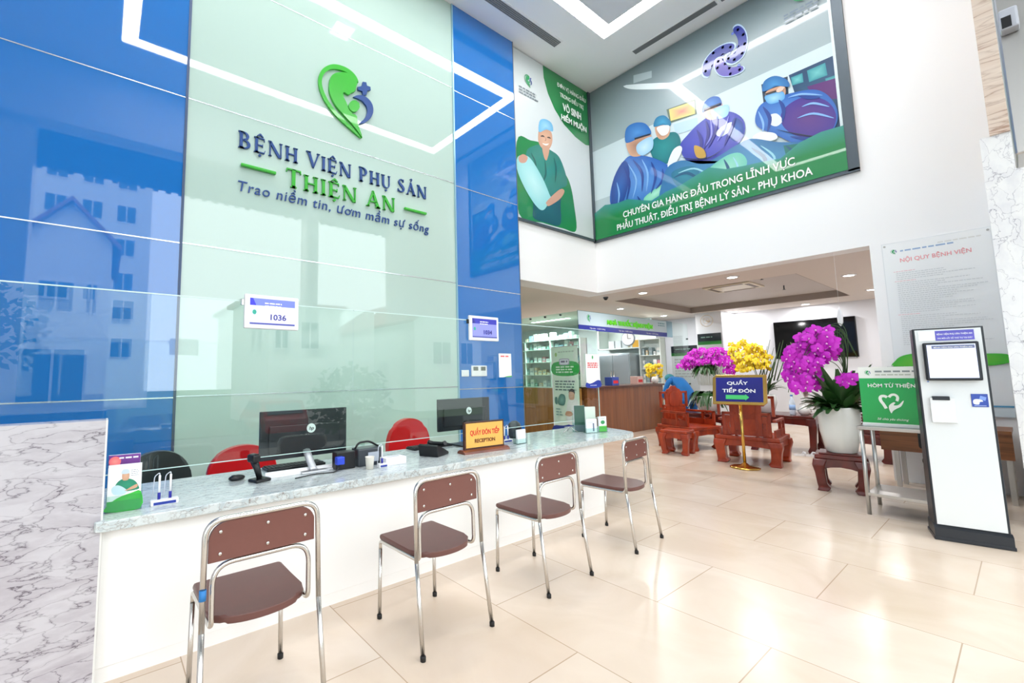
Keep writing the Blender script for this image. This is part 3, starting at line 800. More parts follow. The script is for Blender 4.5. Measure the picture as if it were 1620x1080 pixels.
# drapes
a.smooth([(1.496,0.944),(1.793,1.069),(2.128,0.868),(2.384,0.888),(2.665,0.971),(2.895,0.987),(3.246,0.772),(3.6,0.632),(3.882,0.575),(4.058,0.325),(4.031,-0.033),(2.891,0.022),(1.445,0.116)], (44, 110, 160), (70, 140, 180))
a.smooth([(2.189,0.676),(2.486,0.846),(2.721,0.819),(2.804,0.596),(2.593,0.401),(2.242,0.367)], (104, 190, 170), (150, 214, 190)); a.smooth([(1.619,0.896),(1.902,0.917),(2.085,0.78),(1.996,0.581),(1.722,0.595)], (36, 110, 140), (40, 130, 150))
a.poly([(3.298,0.693),(4.047,0.499),(4.074,0.217),(3.333,0.382)], (24, 110, 100)); a.smooth([(2.039,1.246),(2.182,1.12),(2.208,0.962),(2.063,1.022)], (190, 150, 60))
a.folds([[(1.654,0.795),(1.894,0.791),(2.143,0.527)], [(2.884,0.836),(3.053,0.572),(2.972,0.298)], [(3.326,0.68),(3.477,0.433),(3.491,0.247)], [(2.484,0.806),(2.535,0.543),(2.349,0.37)], [(3.723,0.506),(3.813,0.327),(3.955,0.233)]], .05, (24, 84, 120))
a.folds([[(1.738,0.85),(2.012,0.83),(2.258,0.609)], [(3.009,0.82),(3.172,0.56),(3.125,0.316)], [(2.619,0.79),(2.671,0.57),(2.524,0.387)], [(3.517,0.597),(3.637,0.402),(3.701,0.199)]], .03, (150, 206, 220))
a.folds([[(1.797,1.133),(2.023,0.996),(2.279,0.932),(2.497,1.004)], [(3.232,0.985),(3.476,0.797),(3.733,0.643),(3.964,0.675)]], .018, (30, 40, 60))
# green band fading up into the picture
GD = (14, 128, 66)
a.rect(0, .03, W - .115, .42, GD)
edge = [(W - .115)*i/16 for i in range(17)]; wv = [.62 + .10*math.sin(i*.9) + .04*math.sin(i*2.3) for i in range(17)]
for i in range(16): a.poly([(edge[i], .42), (edge[i+1], .42), (edge[i+1], wv[i+1]), (edge[i], wv[i])], [GD, GD, (50, 140, 130), (50, 140, 130)], same=i > 0)
emblem(a, 3.66, 2.92, .2)
a.lines(3.45, 2.73, .44, .05, 3, (90, 110, 130), .026, .1)
a.build('print', t, GLOSSPRINT)
text('CHUYÊN GIA HÀNG ĐẦU TRONG LĨNH VỰC', WINK, t, (2.03, -.045, .335), .2, 2.78, .235, ext=.002, bold=.003)
text('PHẪU THUẬT, ĐIỀU TRỊ BỆNH LÝ SẢN - PHỤ KHOA', WINK, t, (2.05, -.045, .105), .2, 3.12, .235, ext=.002, bold=.003)

# ------------------------------------------------------------------ narrow poster of the doctor, on the bulkhead
t = thing('wall_poster', 'narrow white and green poster of a doctor holding a wrapped baby', 'poster', (-5.31, 5.9, 4.23), FACE_X)
W2 = 2.43
MB().box((0, .001, .02), (W2, .02, H)).build('backing', DGREY, t)
fr = MB(); fr.box((0, -.03, -.0), (W2, .02, .045)); fr.box((W2 - .045, -.03, 0), (W2, .02, H)); fr.build('frame', FRAMEG, t)
a = Art(); a.lim = (0, .045, W2 - .045, H)
a.rect(0, .045, W2 - .045, H, (216, 222, 224), (206, 214, 214))
GP = (22, 128, 66)
a.smooth([(0.066,1.499),(0.465,1.649),(0.902,1.671),(1.347,1.374),(1.628,1.112),(1.748,0.654),(1.772,0.128),(1.336,0.092),(0.71,0.084),(0.064,0.126)], GP, it=2)
a.poly([(0.908,3.373),(0.922,3.111),(1.039,2.818),(1.238,2.552),(1.521,2.332),(1.896,2.182),(2.256,2.118),(2.425,2.145),(2.522,3.37),(1.942,3.377)], GP)
# doctor in teal scrubs with a wrapped baby
a.smooth([(0.464,0.366),(0.479,0.905),(1.288,1.024),(1.294,0.552),(1.253,0.146),(0.846,0.111),(0.464,0.123)], (18, 84, 90), (24, 100, 104))
a.smooth([(0.337,1.405),(0.525,1.553),(0.73,1.64),(1.074,1.629),(1.322,1.56),(1.503,1.273),(1.532,1.039),(1.279,0.879),(1.227,0.631),(0.534,0.471),(0.431,0.982),(0.298,1.124)], (30, 122, 110), (40, 136, 124))
a.smooth([(0.686,1.836),(0.748,1.973),(1.063,2.031),(1.118,1.881),(1.066,1.722),(0.932,1.586),(0.761,1.604),(0.685,1.696)], (206, 158, 130), (226, 180, 150))
a.smooth([(0.797,1.638),(1.006,1.665),(0.921,1.395),(0.839,1.418)], (206, 158, 130)); a.smooth([(0.71,1.899),(0.743,2.135),(0.913,2.233),(1.11,2.215),(1.143,2.058),(0.929,2.019)], (110, 180, 220), (160, 210, 236))
a.folds([[(0.753,1.825),(0.823,1.852),(0.878,1.851)], [(0.948,1.865),(1.019,1.883),(1.068,1.88)]], .03, (60, 46, 44)); a.folds([[(0.8,1.695),(0.897,1.697),(0.997,1.748)]], .035, (240, 236, 230)); a.folds([[(0.892,1.856),(0.91,1.805),(0.873,1.765)]], .02, (176, 126, 104))
a.folds([[(0.452,1.394),(0.573,1.202),(0.52,0.826)], [(1.138,1.506),(1.196,1.285),(1.142,0.986)], [(0.851,1.375),(0.869,1.101),(0.755,0.887)]], .05, (18, 92, 84))
a.smooth([(0.064,1.19),(0.255,1.29),(0.458,1.26),(0.76,0.98),(0.949,0.705),(0.979,0.62),(0.758,0.342),(0.529,0.381),(0.225,0.662),(0.042,0.964)], (150, 214, 216), (190, 234, 234))
a.smooth([(0.095,1.199),(0.224,1.299),(0.349,1.274),(0.28,1.155),(0.134,1.113)], (200, 150, 130)); a.smooth([(0.872,0.549),(1.279,0.879),(1.432,0.879),(1.273,0.68),(0.935,0.463),(0.853,0.472)], (206, 158, 130))
emblem(a, .44, 2.83, .26)
a.lines(.17, 2.62, .55, .055, 3, (120, 130, 140), .026, .15)
a.build('print', t, print_mat('satin_print', 0.35, 0.5))
for s, xx, zz, w, h in (('ĐƠN VỊ HÀNG ĐẦU', 1.79, 3.06, .98, .165), ('TRONG ĐIỀU TRỊ', 1.78, 2.87, .80, .165), ('VÔ SINH', 1.77, 2.60, .62, .2), ('HIẾM MUỘN', 1.82, 2.38, .86, .22)):
    text(s, WINK, t, (xx, -.042, zz), .2, w, h, ext=.002, bold=.004 if zz < 2.7 else .0, split=True)

# ------------------------------------------------------------------ reception counter
ZT = 0.775
struct('wall_marble_block', MB().box((-2.86, -3.2, 0), (-2.725, 0.035, 1.25), 0).box((-2.86, 0.03, 0), (-2.724, 0.038, 1.251), 1), [GREYM, mat('marble_edge', (226, 226, 222), 0.3)])
t = thing('reception_counter', 'long white reception counter body with a thin skirting gap at the floor', 'counter', (-2.77, 2.2, 0))
WLAM = mat('white_laminate', (244, 243, 241), 0.3)
MB().box((-.62, -2.162, .075), (0, 2.12, ZT - .05), bev=.003).build('body', WLAM, t)
MB().box((-.62, -2.162, 0), (-.012, 2.105, .07)).build('skirting', WLAM, t)
mb = MB()
pts = [(-3.5, .045), (-2.72, .045), (-2.72, .005), (-2.70, .012), (-2.69, .04), (-2.69, 4.70), (-2.70, 4.80), (-2.76, 4.90), (-2.90, 4.97), (-3.2, 5.05), (-3.5, 5.08)]
mb.prism(pts, ZT - .05, ZT, 'z', bev=.006)
tag(mb.build('worktop', COUNTERM), 'pale veined marble worktop with a rounded end over the white reception counter', 'worktop')
CLEAR = glass_mat('clear_pane', (249, 254, 252), 1.3)
ACRYL = glass_mat('clear_acrylic', (242, 250, 248), 0.9)
EDGE = mat('polished_glass_edge', (206, 232, 226), 0.15)
for y0, y1, lab in ((-1.0, 1.595, 'clear glass sneeze screen over the left desk with monitor, nearest the marble block'), (1.60, 4.94, 'longer clear glass sneeze screen over the right half of the counter')):
    t = thing('glass_screen', lab, 'glass screen', (-3.2, (y0 + y1)/2, ZT))
    h = (y1 - y0)/2
    MB().box((-.003, -h, .13), (.003, h, 1.2)).build('pane', CLEAR, t)
    MB().box((-.004, -h, 1.196), (.004, h, 1.203)).build('top_edge', EDGE, t)
    MB().box((-.004, -h, .127), (.004, h, .132)).build('bottom_edge', EDGE, t)
    if y0 > 0: MB().box((-.004, h - .003, .13), (.004, h + .003, .6)).build('side_edge', EDGE, t)
    for q in ((-.55*h, .92*h) if y0 < 0 else (-.95*h, 0, .95*h)):
        MB().box((-.012, q - .012, 0), (.012, q + .012, .15)).build('clip', ACRYL, t)

SCREEN = mat('lcd_screen', (214, 218, 250), 0.2, emit=0.55)
def queue_display(y, z, w, h, num, label, title, bright, lab_left=True):
    t = thing('queue_display', label, 'display', (-3.18, y, z), FACE_X)
    MB().box((-w/2, -.012, -h/2), (w/2, .012, h/2), bev=.008).build('housing', WPLAST, t)
    s = Art(.0004)
    x0, x1, z0, z1 = -w/2 + .035, w/2 - .03, -h/2 + .03, h/2 - .026
    base = (214, 214, 250) if bright else (128, 132, 206); top = (104, 118, 238) if bright else (44, 46, 160); low = (70, 76, 150)
    s.rect(x0, z0, x1, z1, base); s.rect(x0, z1 - .05, x1, z1, top); s.poly([(x0, z1 - .05), (x0 + .042, z1 - .05), (x0 + .02, z1), (x0, z1)], (40, 40, 220) if bright else (30, 30, 130)); s.rect(x0, z0, x1, z0 + .012, low)
    s.lines(x0 + .10, z1 - .035, .12, .02, 2, (240, 240, 255), .008, .2)
    s.oval(x0 + .03, z0 + .085, .014, .017, (40, 150, 130))
    s.build('screen', t, screen_mat(), (0, -.0125, 0))
    text(num, mat('number_ink', (58, 58, 140), 0.4), t, (.035, -.018, z0 + .035), .06, .11, .042, ext=.0004, bold=.001)
    MB().box((-w/2 - .018, -.008, .04), (-w/2 - .002, .012, h/2 - .04)).build('clip', BLACK if not lab_left else STEEL, t)
def screen_mat():
    m = print_mat('screen_image', 0.2)
    b = m.node_tree.nodes['Principled BSDF']
    a = [n for n in m.node_tree.nodes if n.type == 'VERTEX_COLOR'][0]
    m.node_tree.links.new(a.outputs[0], b.inputs['Emission Color'])
    b.inputs['Emission Strength'].default_value = 0.5
    return m
queue_display(.953, 1.905, .378, .238, '1036', 'white queue screen showing 1036 clipped on the left of the glass screen', 'QUẦY 2', True)
queue_display(3.005, 1.898, .392, .242, '1034', 'white queue screen showing 1034 in front of the blue column', 'QUẦY 1', False, False)

# sheets on the glass
t = thing('notice_sheet', 'white notice with red lines and a blue foot at the far end of the glass', 'notice', (-3.188, 4.82, 1.275), FACE_X)
MB().box((-.15, -.002, 0), (.15, .002, .41)).build('acrylic_backing', ACRYL, t)
a = Art(.0004)
a.rect(-.145, 0, .145, .405, (248, 248, 248)); a.smooth([(-.145, 0), (.145, 0), (.145, .075), (.08, .085), (0, .06), (-.08, .045), (-.145, .06)], (36, 60, 160), it=1)
a.oval(0, .365, .014, .022, (60, 170, 90)); a.lines(-.11, .285, .23, .024, 3, (226, 80, 80), .015, .12); a.lines(-.07, .02, .14, .02, 1, (220, 226, 250), .008, .1)
a.build('print', t, loc=(0, -.003, 0))
t = thing('notice_sheet', 'small white sheet with a red heading hanging beside the 1034 screen', 'notice', (-3.188, 3.30, 1.418), FACE_X)
a = Art(.0004); a.rect(-.09, 0, .09, .24, (250, 250, 248)); a.lines(-.065, .205, .13, .02, 1, (226, 90, 90), .014, .05); a.poly([(-.03, 0), (.09, 0), (.09, .014), (.02, .01)], (70, 170, 70))
a.build('sheet', t)
# wall controls
t = thing('wall_switch', 'small square white switch plate on the blue column', 'switch', (-5.25, 4.54, 1.47), FACE_X)
MB().box((-.075, -.012, -.05), (.075, 0, .05), bev=.004).build('plate', WPLAST, t); MB().box((-.04, -.016, -.03), (.04, -.011, .03)).build('rocker', WPLAST, t)
t = thing('thermostat', 'white wall controller with two small grey displays on the blue column', 'thermostat', (-5.25, 4.83, 1.505), FACE_X)
MB().box((-.165, -.02, -.085), (.165, 0, .085), bev=.006).build('plate', WPLAST, t)
for s in (-.08, .08): MB().box((s - .05, -.023, .005), (s + .05, -.019, .065)).build('display', mat('lcd_grey', (104, 112, 104), 0.3), t)

# monitors seen from behind
def monitor(y, x, w, h, z0, label, stand, logo='hp'):
    t = thing('monitor', label, 'monitor', (x, y, ZT), FACE_X)
    MB().box((-w/2, 0, z0), (w/2, .022, z0 + h), bev=.005).box((-w/2 + .06, -.018, z0 + .04), (w/2 - .06, .004, z0 + h*.7), bev=.008).build('back_cover', mat('monitor_back', (44, 46, 52), 0.25), t)
    MB().box((-w/2 + .01, .0221, z0 + .02), (w/2 - .01, .0235, z0 + h - .01)).build('panel', mat('dark_panel', (10, 10, 12), 0.1), t)
    e = MB().tube([(0.035, -.019, z0 + h*.60), (0.035, -.0215, z0 + h*.60)], .034, 28).build('badge', mat('badge_white', (240, 242, 244), 0.3), t)
    text(logo, mat('badge_ink', (46, 48, 54), 0.3), e, (.035, -.0222, z0 + h*.60 - .012), .05, .038, .034, ext=.0003, bold=.0012, shear=.25)
    if stand == 'silver':
        n = MB().tube(fillet([(0, -.02, z0 + .05), (0, -.10, .06), (0, -.17, .012)], .04), .018, 8)
        for v in n.bm.verts: v.co.x *= 1.6
        n.build('stand_neck', mat('silver_plastic', (206, 208, 212), 0.3, 0.4), t)
        MB().box((-.1, -.21, 0), (.1, -.15, .012), bev=.004).build('stand_foot', mat('silver_plastic', (206, 208, 212), 0.3, 0.4), t)
    else:
        MB().box((-.03, -.04, .01), (.03, -.005, z0 + .08), bev=.006).build('stand_neck', BLACK, t)
        MB().box((-.13, -.1, 0), (.13, .1, .014), bev=.005).build('stand_foot', BLACK, t)
    return t
monitor(1.245, -3.27, .665, .345, .085, 'wide black monitor seen from behind, white round badge, on a silver stand', 'silver')
monitor(2.86, -3.32, .66, .30, .145, 'black monitor seen from behind, standing behind the yellow reception sign', 'black')

def on_top(x, y): return (x, y, ZT)
# computer mouse, scanner, keyboards, boxes
t = thing('computer_mouse', 'black computer mouse on the marble left of the scanner', 'mouse', on_top(-3.19, .75), R(100))
MB().ball((0, 0, .016), (.055, .033, .02)).build('shell', BLACK, t); MB().box((-.035, -.003, .03), (-.012, .003, .037), bev=.002).build('wheel', DGREY, t)
t = thing('barcode_scanner', 'black handheld scanner standing upright in its cradle beside the mouse', 'scanner', on_top(-3.06, .86), R(20))
MB().box((-.05, -.055, 0), (.05, .055, .02), bev=.008).build('cradle', BLACK, t)
MB().tube([(0, 0, .02), (-.015, -.01, .08), (-.035, -.02, .13)], [.018, .022, .026]).build('handle', BLACK, t)
MB().box((-.075, -.05, .12), (.0, .01, .175), bev=.014).build('head', BLACK, t)
def keyboard(loc, rot, label):
    t = thing('keyboard', label, 'keyboard', loc, rot)
    MB().box((-.22, -.07, 0), (.22, .07, .018), bev=.005).build('base', BLACK, t)
    k = MB()
    for r_ in range(5):
        for c_ in range(15): k.box((-.21 + c_*.028, -.06 + r_*.025, .018), (-.21 + c_*.028 + .023, -.06 + r_*.025 + .02, .024))
    k.build('keys', mat('keycap_black', (34, 35, 38), 0.5), t)
keyboard(on_top(-3.37, 1.2), FACE_X, 'black keyboard lying under the wide monitor')
keyboard(on_top(-3.42, 2.5), FACE_X, 'black keyboard lying behind the desk telephone')
t = thing('document_tray', 'flat white paper tray lying in front of the keyboard under the monitor', 'tray', on_top(-3.12, 1.02), FACE_X)
MB().box((-.10, -.03, 0), (.42, .03, .012), bev=.003).build('base', WPLAST, t); MB().box((-.10, .025, .012), (.42, .03, .03)).build('rim', WPLAST, t)
t = thing('junction_box', 'black box with a blue plug at the right foot of the wide monitor', 'cable box', on_top(-3.06, 1.46), FACE_X)
MB().box((-.075, -.03, 0), (.075, .05, .125), bev=.006).build('case', BLACK, t)
MB().box((-.09, -.075, .045), (-.03, -.03, .1), bev=.006).build('plug', mat('blue_plug', (46, 74, 200), 0.4), t)
MB().tube(fillet([(-.06, -.06, .05), (-.1, -.09, .005), (-.25, -.05, .005), (-.4, -.1, .006)], .04), .004, 6).build('cable', BLACK, t)
t = thing('desk_organiser', 'dark grey desk organiser box standing between the white cup and the monitor', 'organiser', on_top(-3.09, 1.66), FACE_X)
MB().box((-.1, -.06, 0), (.1, .06, .13), bev=.01).build('body', mat('organiser_grey', (58, 64, 70), 0.3), t)
MB().tube(fillet([(-.1, 0, .125), (-.07, 0, .17), (.02, 0, .175), (.1, 0, .13)], .03), .008, 8).build('handle', BLACK, t)
MB().box((-.02, -.066, .03), (.07, -.059, .1)).build('label_plate', mat('pale_label', (176, 184, 196), 0.3), t)
t = thing('paper_cup', 'small white cup at the front edge before the dark organiser', 'cup', on_top(-2.93, 1.60))
MB().lathe([(.026, 0), (.033, .085), (.035, .088), (.03, .086), (.024, .008), (.001, .006)], seg=20).build('cup_body', mat('cream_paper', (236, 230, 218), 0.6), t)
def pen_stand(loc, n, label, rot=FACE_X):
    t = thing('pen_stand', label, 'pen stand', loc, rot)
    w = .03*n + .005
    MB().box((-w, -.022, 0), (w, .022, .03), bev=.005).build('base', WPLAST, t)
    MB().box((-w*.8, -.0235, .006), (w*.8, -.0215, .02)).build('base_label', BLUEINK, t)
    for i in range(n):
        x = (i - (n-1)/2)*.052
        p = MB().tube([(x, .004, .055), (x, .004, .155)], .0055, 8).build('pen', WPLAST, t)
        MB().tube([(x, .004, .028), (x, .004, .065)], .0075, 8).build('pen_cap', mat('pen_blue', (34, 36, 150), 0.35), p)
        MB().tube(fillet([(x, .004, .155), (x, .012, .168), (x - .022, .02, .15), (x - .03, .02, .03)], .012), .0025, 6).build('cord', ACRYLW, t)
ACRYLW = mat('clear_cord', (214, 220, 232), 0.3)
pen_stand(on_top(-2.85, .305), 2, 'white stand with two blue-tipped pens next to the brochure holder')
pen_stand(on_top(-2.92, 1.70), 1, 'white stand holding one upright pen beside the white boxes')
pen_stand(on_top(-3.16, 3.26), 2, 'white stand with two pens right of the yellow reception sign')
t = thing('tissue_box', 'flat white box lying behind the single pen stand', 'box', on_top(-2.98, 1.83), FACE_X)
MB().box((-.09, -.05, 0), (.09, .05, .055), bev=.004).build('carton', mat('white_card', (240, 240, 244), 0.6), t); MB().box((-.05, -.012, .0551), (.05, .012, .057)).build('slot', mat('slot_grey', (196, 200, 206), .6), t)
# telephone
t = thing('desk_telephone', 'black desk telephone with sloping keypad between the red chair and the sign', 'telephone', on_top(-3.08, 2.30), R(115))
MB().prism([(-.1, .0), (.1, .0), (.1, .02), (.0, .06), (-.1, .1), (-.12, .09)], -.09, .09, 'y', bev=.006).build('base', BLACK, t)
MB().tube(fillet([(-.02, -.115, .11), (.0, -.085, .095), (.0, .02, .095), (-.02, .05, .11)], .03), .018, 10).build('handset', BLACK, t)
k = MB()
for r_ in range(4):
    for c_ in range(3): k.box((.01 + r_*.02, .0 + c_*.024, .052 - r_*.0085), (.024 + r_*.02, .018 + c_*.024, .062 - r_*.0085))
k.build('keys', mat('keycap_grey', (96, 100, 108), 0.5), t)
# reception sign
WOODR = wood_mat('red_brown_wood', (92, 44, 30), (134, 72, 50), 1, (6, 40, 40), 0.3)
t = thing('desk_sign', 'yellow reception desk sign with red letters in a dark wooden frame', 'sign', on_top(-2.93, 2.74), R(86))
MB().prism([(-.055, 0), (.055, 0), (.05, .018), (.02, .032), (-.02, .032), (-.05, .018)], -.255, .255, 'x', bev=.002).build('base', WOODR, t)
MB().box((-.225, -.012, .03), (.225, .012, .265), bev=.003).build('frame', wood_mat('dark_wood', (52, 26, 20), (78, 40, 30), 1, (6, 40, 40), 0.3), t)
MB().box((-.208, -.014, .045), (.208, -.011, .252)).build('plate', mat('yellow_plate', (238, 182, 92), 0.35), t)
text('QUẦY ĐÓN TIẾP', REDINK, t, (0, -.0152, .15), .07, .33, .075, ext=.0006, bold=.0015)
text('RECEPTION', mat('brown_ink', (120, 70, 30), 0.4), t, (0, -.0152, .085), .05, .23, .034, ext=.0006, bold=.002)
t = thing('desk_speaker', 'round-topped dark speaker behind the pens right of the reception sign', 'speaker', on_top(-3.33, 3.56), FACE_X)
MB().lathe([(.06, 0), (.085, .03), (.09, .09), (.07, .15), (.03, .175), (.0, .178)], seg=24, sy=.7).build('body', mat('speaker_dark', (44, 52, 58), 0.4), t)
MB().tube([(0, -.064, .09), (0, -.068, .09)], .04, 20).build('cone', BLACK, t)
def leaflet_holder(loc, rot, w, h, art_fn, label, back=.05):
    t = thing('brochure_holder', label, 'brochure holder', loc, rot)
    MB().box((-w/2, -.03, 0), (w/2, -.027, h*.35)).box((-w/2, -.03, 0), (w/2, .03, .004)).box((-w/2, .024, 0), (w/2, .027, h*.8)).box((-w/2, -.03, 0), (-w/2 + .003, .027, h*.35)).box((w/2 - .003, -.03, 0), (w/2, .027, h*.35)).build('acrylic_case', ACRYL, t)
    lf = MB().box((-w/2 + .006, -.022, .005), (w/2 - .006, -.004, h)).build('leaflet_stack', mat('white_card', (240, 240, 244), 0.6), t)
    a = Art(.0003); art_fn(a, w - .012, h - .005); a.build('cover_print', lf, None, (0, -.0222, .005))
    return t
def art_doctor(a, w, h):
    a.rect(-w/2, 0, w/2, h, (248, 248, 250))
    S, G = (206, 160, 132), (34, 134, 104)
    a.smooth([(-w*.28, h*.42), (w*.38, h*.42), (w*.42, h*.5), (w*.3, h*.62), (w*.12, h*.68), (-w*.1, h*.68), (-w*.26, h*.58)], G, (44, 150, 116))
    a.smooth([(-w*.06, h*.66), (w*.1, h*.66), (w*.13, h*.78), (w*.06, h*.86), (-w*.05, h*.86), (-w*.09, h*.78)], S, (226, 180, 150))
    a.smooth([(-w*.1, h*.8), (w*.12, h*.8), (w*.1, h*.88), (-w*.06, h*.89)], (206, 222, 232))
    a.smooth([(-w*.38, h*.5), (-w*.2, h*.56), (w*.05, h*.45), (w*.02, h*.36), (-w*.3, h*.36)], (196, 226, 236))
    a.smooth([(w*.02, h*.42), (w*.34, h*.46), (w*.4, h*.52), (w*.34, h*.54), (w*.1, h*.46)], S)
    a.smooth([(-w/2, 0), (w/2, 0), (w/2, h*.38), (w*.2, h*.36), (-w*.2, h*.28), (-w/2, h*.12)], (54, 186, 60), (80, 200, 90), it=1)
    a.rect(-w/2, 0, w/2, h*.22, (60, 170, 84)); a.lines(w*.18, h*.86, w*.26, h*.04, 4, (150, 160, 170), h*.012)
t = leaflet_holder(on_top(-2.86, .125), R(84), .155, .235, art_doctor, 'clear holder with a doctor brochure and a pink leaflet beside the marble block')
lf = MB().box((-.075, .004, .005), (.062, .02, .282)).build('leaflet', mat('white_card', (240, 240, 244), 0.6), t)
a = Art(.0003); a.rect(-.075, .22, .062, .282, (96, 40, 120), (120, 60, 150)); a.oval(-.048, .25, .026, .026, (240, 110, 120), (250, 150, 140)); a.lines(-.03, .262, .085, .01, 1, (240, 240, 250), .008, .05)
a.build('cover_print', lf, None, (0, .0036, 0))
def art_dark(a, w, h):
    a.rect(-w/2, 0, w/2, h, (70, 104, 90), (58, 92, 80)); a.rect(-w/2, 0, w/2, h*.25, (120, 126, 138))
def art_pale(a, w, h):
    a.rect(-w/2, 0, w/2, h, (206, 222, 206), (222, 234, 222))
def art_leaf(a, w, h):
    a.rect(-w/2, 0, w/2, h, (246, 248, 246)); a.rect(-w/2, 0, w/2, h*.38, (110, 200, 90)); a.oval(0, h*.62, w*.28, h*.13, (60, 150, 90)); a.lines(-w*.3, h*.86, w*.6, h*.05, 2, (120, 160, 140), h*.02)
def art_white(a, w, h):
    a.rect(-w/2, 0, w/2, h, (244, 246, 250)); a.rect(w*.1, h*.1, w*.25, h*.7, (120, 128, 150)); a.lines(-w*.35, h*.8, w*.7, h*.08, 2, (140, 150, 170), h*.02)
leaflet_holder(on_top(-3.17, 4.47), R(60), .14, .30, art_dark, 'clear holder with a tall dark green leaflet beside the tripod')
leaflet_holder(on_top(-3.13, 4.62), R(60), .14, .28, art_pale, 'clear holder with a pale green leaflet behind the white leaflets')
leaflet_holder(on_top(-3.02, 4.47), R(70), .15, .155, art_white, 'low clear holder with white leaflets in front of the dark green one')
leaflet_holder(on_top(-2.99, 4.64), R(75), .12, .175, art_leaf, 'small clear holder with white and green leaflets at the rounded counter end')
leaflet_holder(on_top(-3.02, 3.30), R(90), .13, .135, lambda a, w, h: a.rect(-w/2, 0, w/2, h, (246, 247, 250)), 'clear holder with blank white cards right of the pens')
t = thing('tripod_stand', 'small grey folding tripod lying open before the dark green leaflet', 'tripod', on_top(-3.2, 4.33))
for k in range(3): MB().tube([(0, 0, .06), (.09*math.cos(k*2.1 + .5), .12*math.sin(k*2.1 + .5), .004)], .004, 6).build('leg', STEEL, t)
MB().tube([(-.03, -.05, .06), (.03, .05, .062)], .005, 6).build('bar', STEEL, t)

# ------------------------------------------------------------------ staff chairs behind the counter
def staff_chair(loc, w, top, col, label, rot=0.0):
    t = thing('office_chair', label, 'chair', loc, rot)
    m = mat('chair_vinyl_%d_%d' % (col[0], col[1]), col, 0.3)
    pts = [(-w/2, .50)] + [(w/2*math.cos(R(180 - k*9))*1.0, .56 + (top - .56)*math.sin(R(k*9))**.75) for k in range(1, 20)] + [(w/2, .50)]
    mb = MB().prism(pts, -.04, .04, 'x', bev=.02)
    mb.build('backrest', m, t, loc=(-.20, 0, 0))
    MB().box((-.23, -w*.42, .40), (.22, w*.42, .48), bev=.03).build('seat', m, t)
    MB().tube([(0, 0, .08), (0, 0, .40)], .028).build('column', BLACK, t)
    MB().box((-.22, -.03, .36), (.05, .03, .40)).build('back_bracket', BLACK, t); MB().box((-.26, -.03, .36), (-.22, .03, .58)).build('back_stem', BLACK, t)
    for k in range(5):
        a_ = k*2*PI/5 + .3
        lg = MB().tube([(0, 0, .09), (.26*math.cos(a_), .26*math.sin(a_), .065)], [.022, .014]).build('leg', BLACK, t)
        MB().ball((.26*math.cos(a_), .26*math.sin(a_), .03), .03, u=10, v=6).build('caster', BLACK, lg)
staff_chair((-4.1, 1.06, 0), .60, .845, (206, 14, 24), 'red arched office chair behind the left desk, beside the wide monitor')
staff_chair((-4.2, 2.91, 0), .58, .95, (206, 14, 24), 'red arched office chair behind the telephone')
staff_chair((-4.1, .40, 0), .50, .865, (44, 52, 52), 'dark arched office chair behind the brochure holder by the blue wall')

# ------------------------------------------------------------------ visitor chairs
VIN = mat('brown_vinyl', (100, 64, 58), 0.36, noise=0.06, nscale=30)
PANELB = mat('brown_laminate', (112, 70, 62), 0.3, noise=0.05, nscale=40)
RUB = mat('black_rubber', (26, 26, 28), 0.6)
def visitor_chair(loc, rot, label):
    t = thing('visitor_chair', label, 'chair', loc, rot, 'brown visitor chairs at the reception counter')
    r = .0115
    for s in (-1, 1):
        lg = MB().tube([(-.245, s*.212, .0), (-.243, s*.206, .40)], r, 12).build('leg', CHROME, t)
        MB().lathe([(.0145, 0), (.015, .022), (.0125, .026)], (-.245, s*.212, 0), 14).build('foot', RUB, lg)
        lg = MB().tube([(.242, s*.25, 0), (.178, s*.240, .455)], r, 12).build('leg', CHROME, t)
        MB().lathe([(.0145, 0), (.015, .022), (.0125, .026)], (.241, s*.25, 0), 14).build('foot', RUB, lg)
    p = [(.178, -.240, .455), (.165, -.236, .872), (.165, .236, .872), (.178, .240, .455)]
    MB().tube(fillet(p, .075, 8), r, 12).build('back_frame', CHROME, t)
    p = [(-.243, -.206, .40), (-.243, -.206, .447), (.155, -.200, .447), (.150, -.202, .692), (.150, .202, .692), (.155, .200, .447), (-.243, .206, .447), (-.243, .206, .40)]
    MB().tube(fillet(p, [.05, .045, .085, .085, .045, .05], 7), r*.92, 12).build('seat_frame', CHROME, t)
    pts = [(-.262, -.19), (-.262, .19), (-.256, .203), (-.24, .209), (.06, .205), (.105, .198), (.122, .184)] + [(.118 + .078*math.cos(R(a_)), .172*math.sin(R(a_))) for a_ in range(75, -76, -10)] + [(.122, -.184), (.105, -.198), (.06, -.205), (-.24, -.209), (-.256, -.203)]
    st = MB().prism(pts, .452, .482, 'z', bev=.011)
    for f in st.bm.faces: f.smooth = f.normal.z < .99
    st.build('seat', VIN, t)
    pb = [(-.222, .705), (.222, .705), (.222, .80)] + [(.222 - .07 + .07*math.cos(R(k*15)), .79 + .07*math.sin(R(k*15))) for k in range(1, 7)] + [(-.222 + .07 - .07*math.sin(R(k*15)), .79 + .07*math.cos(R(k*15))) for k in range(0, 7)]
    bk = MB().prism(pb, .150, .166, 'x', bev=.003).build('backrest', PANELB, t)
    for yy in (-.178, .012, .178):
        for zz in (.735, .822): MB().ball((.167, yy, zz), (.004, .008, .008), u=8, v=6).build('rivet', CHROME, bk)
    return t
c1 = visitor_chair((-2.20, .60, 0), R(0), 'brown chrome-framed chair nearest the marble block, blue tape on its left post')
MB().tube([(.176, -.2395, .575), (.1745, -.239, .615)], .0135, 12).build('tape', mat('blue_tape', (44, 120, 186), 0.5), c1)
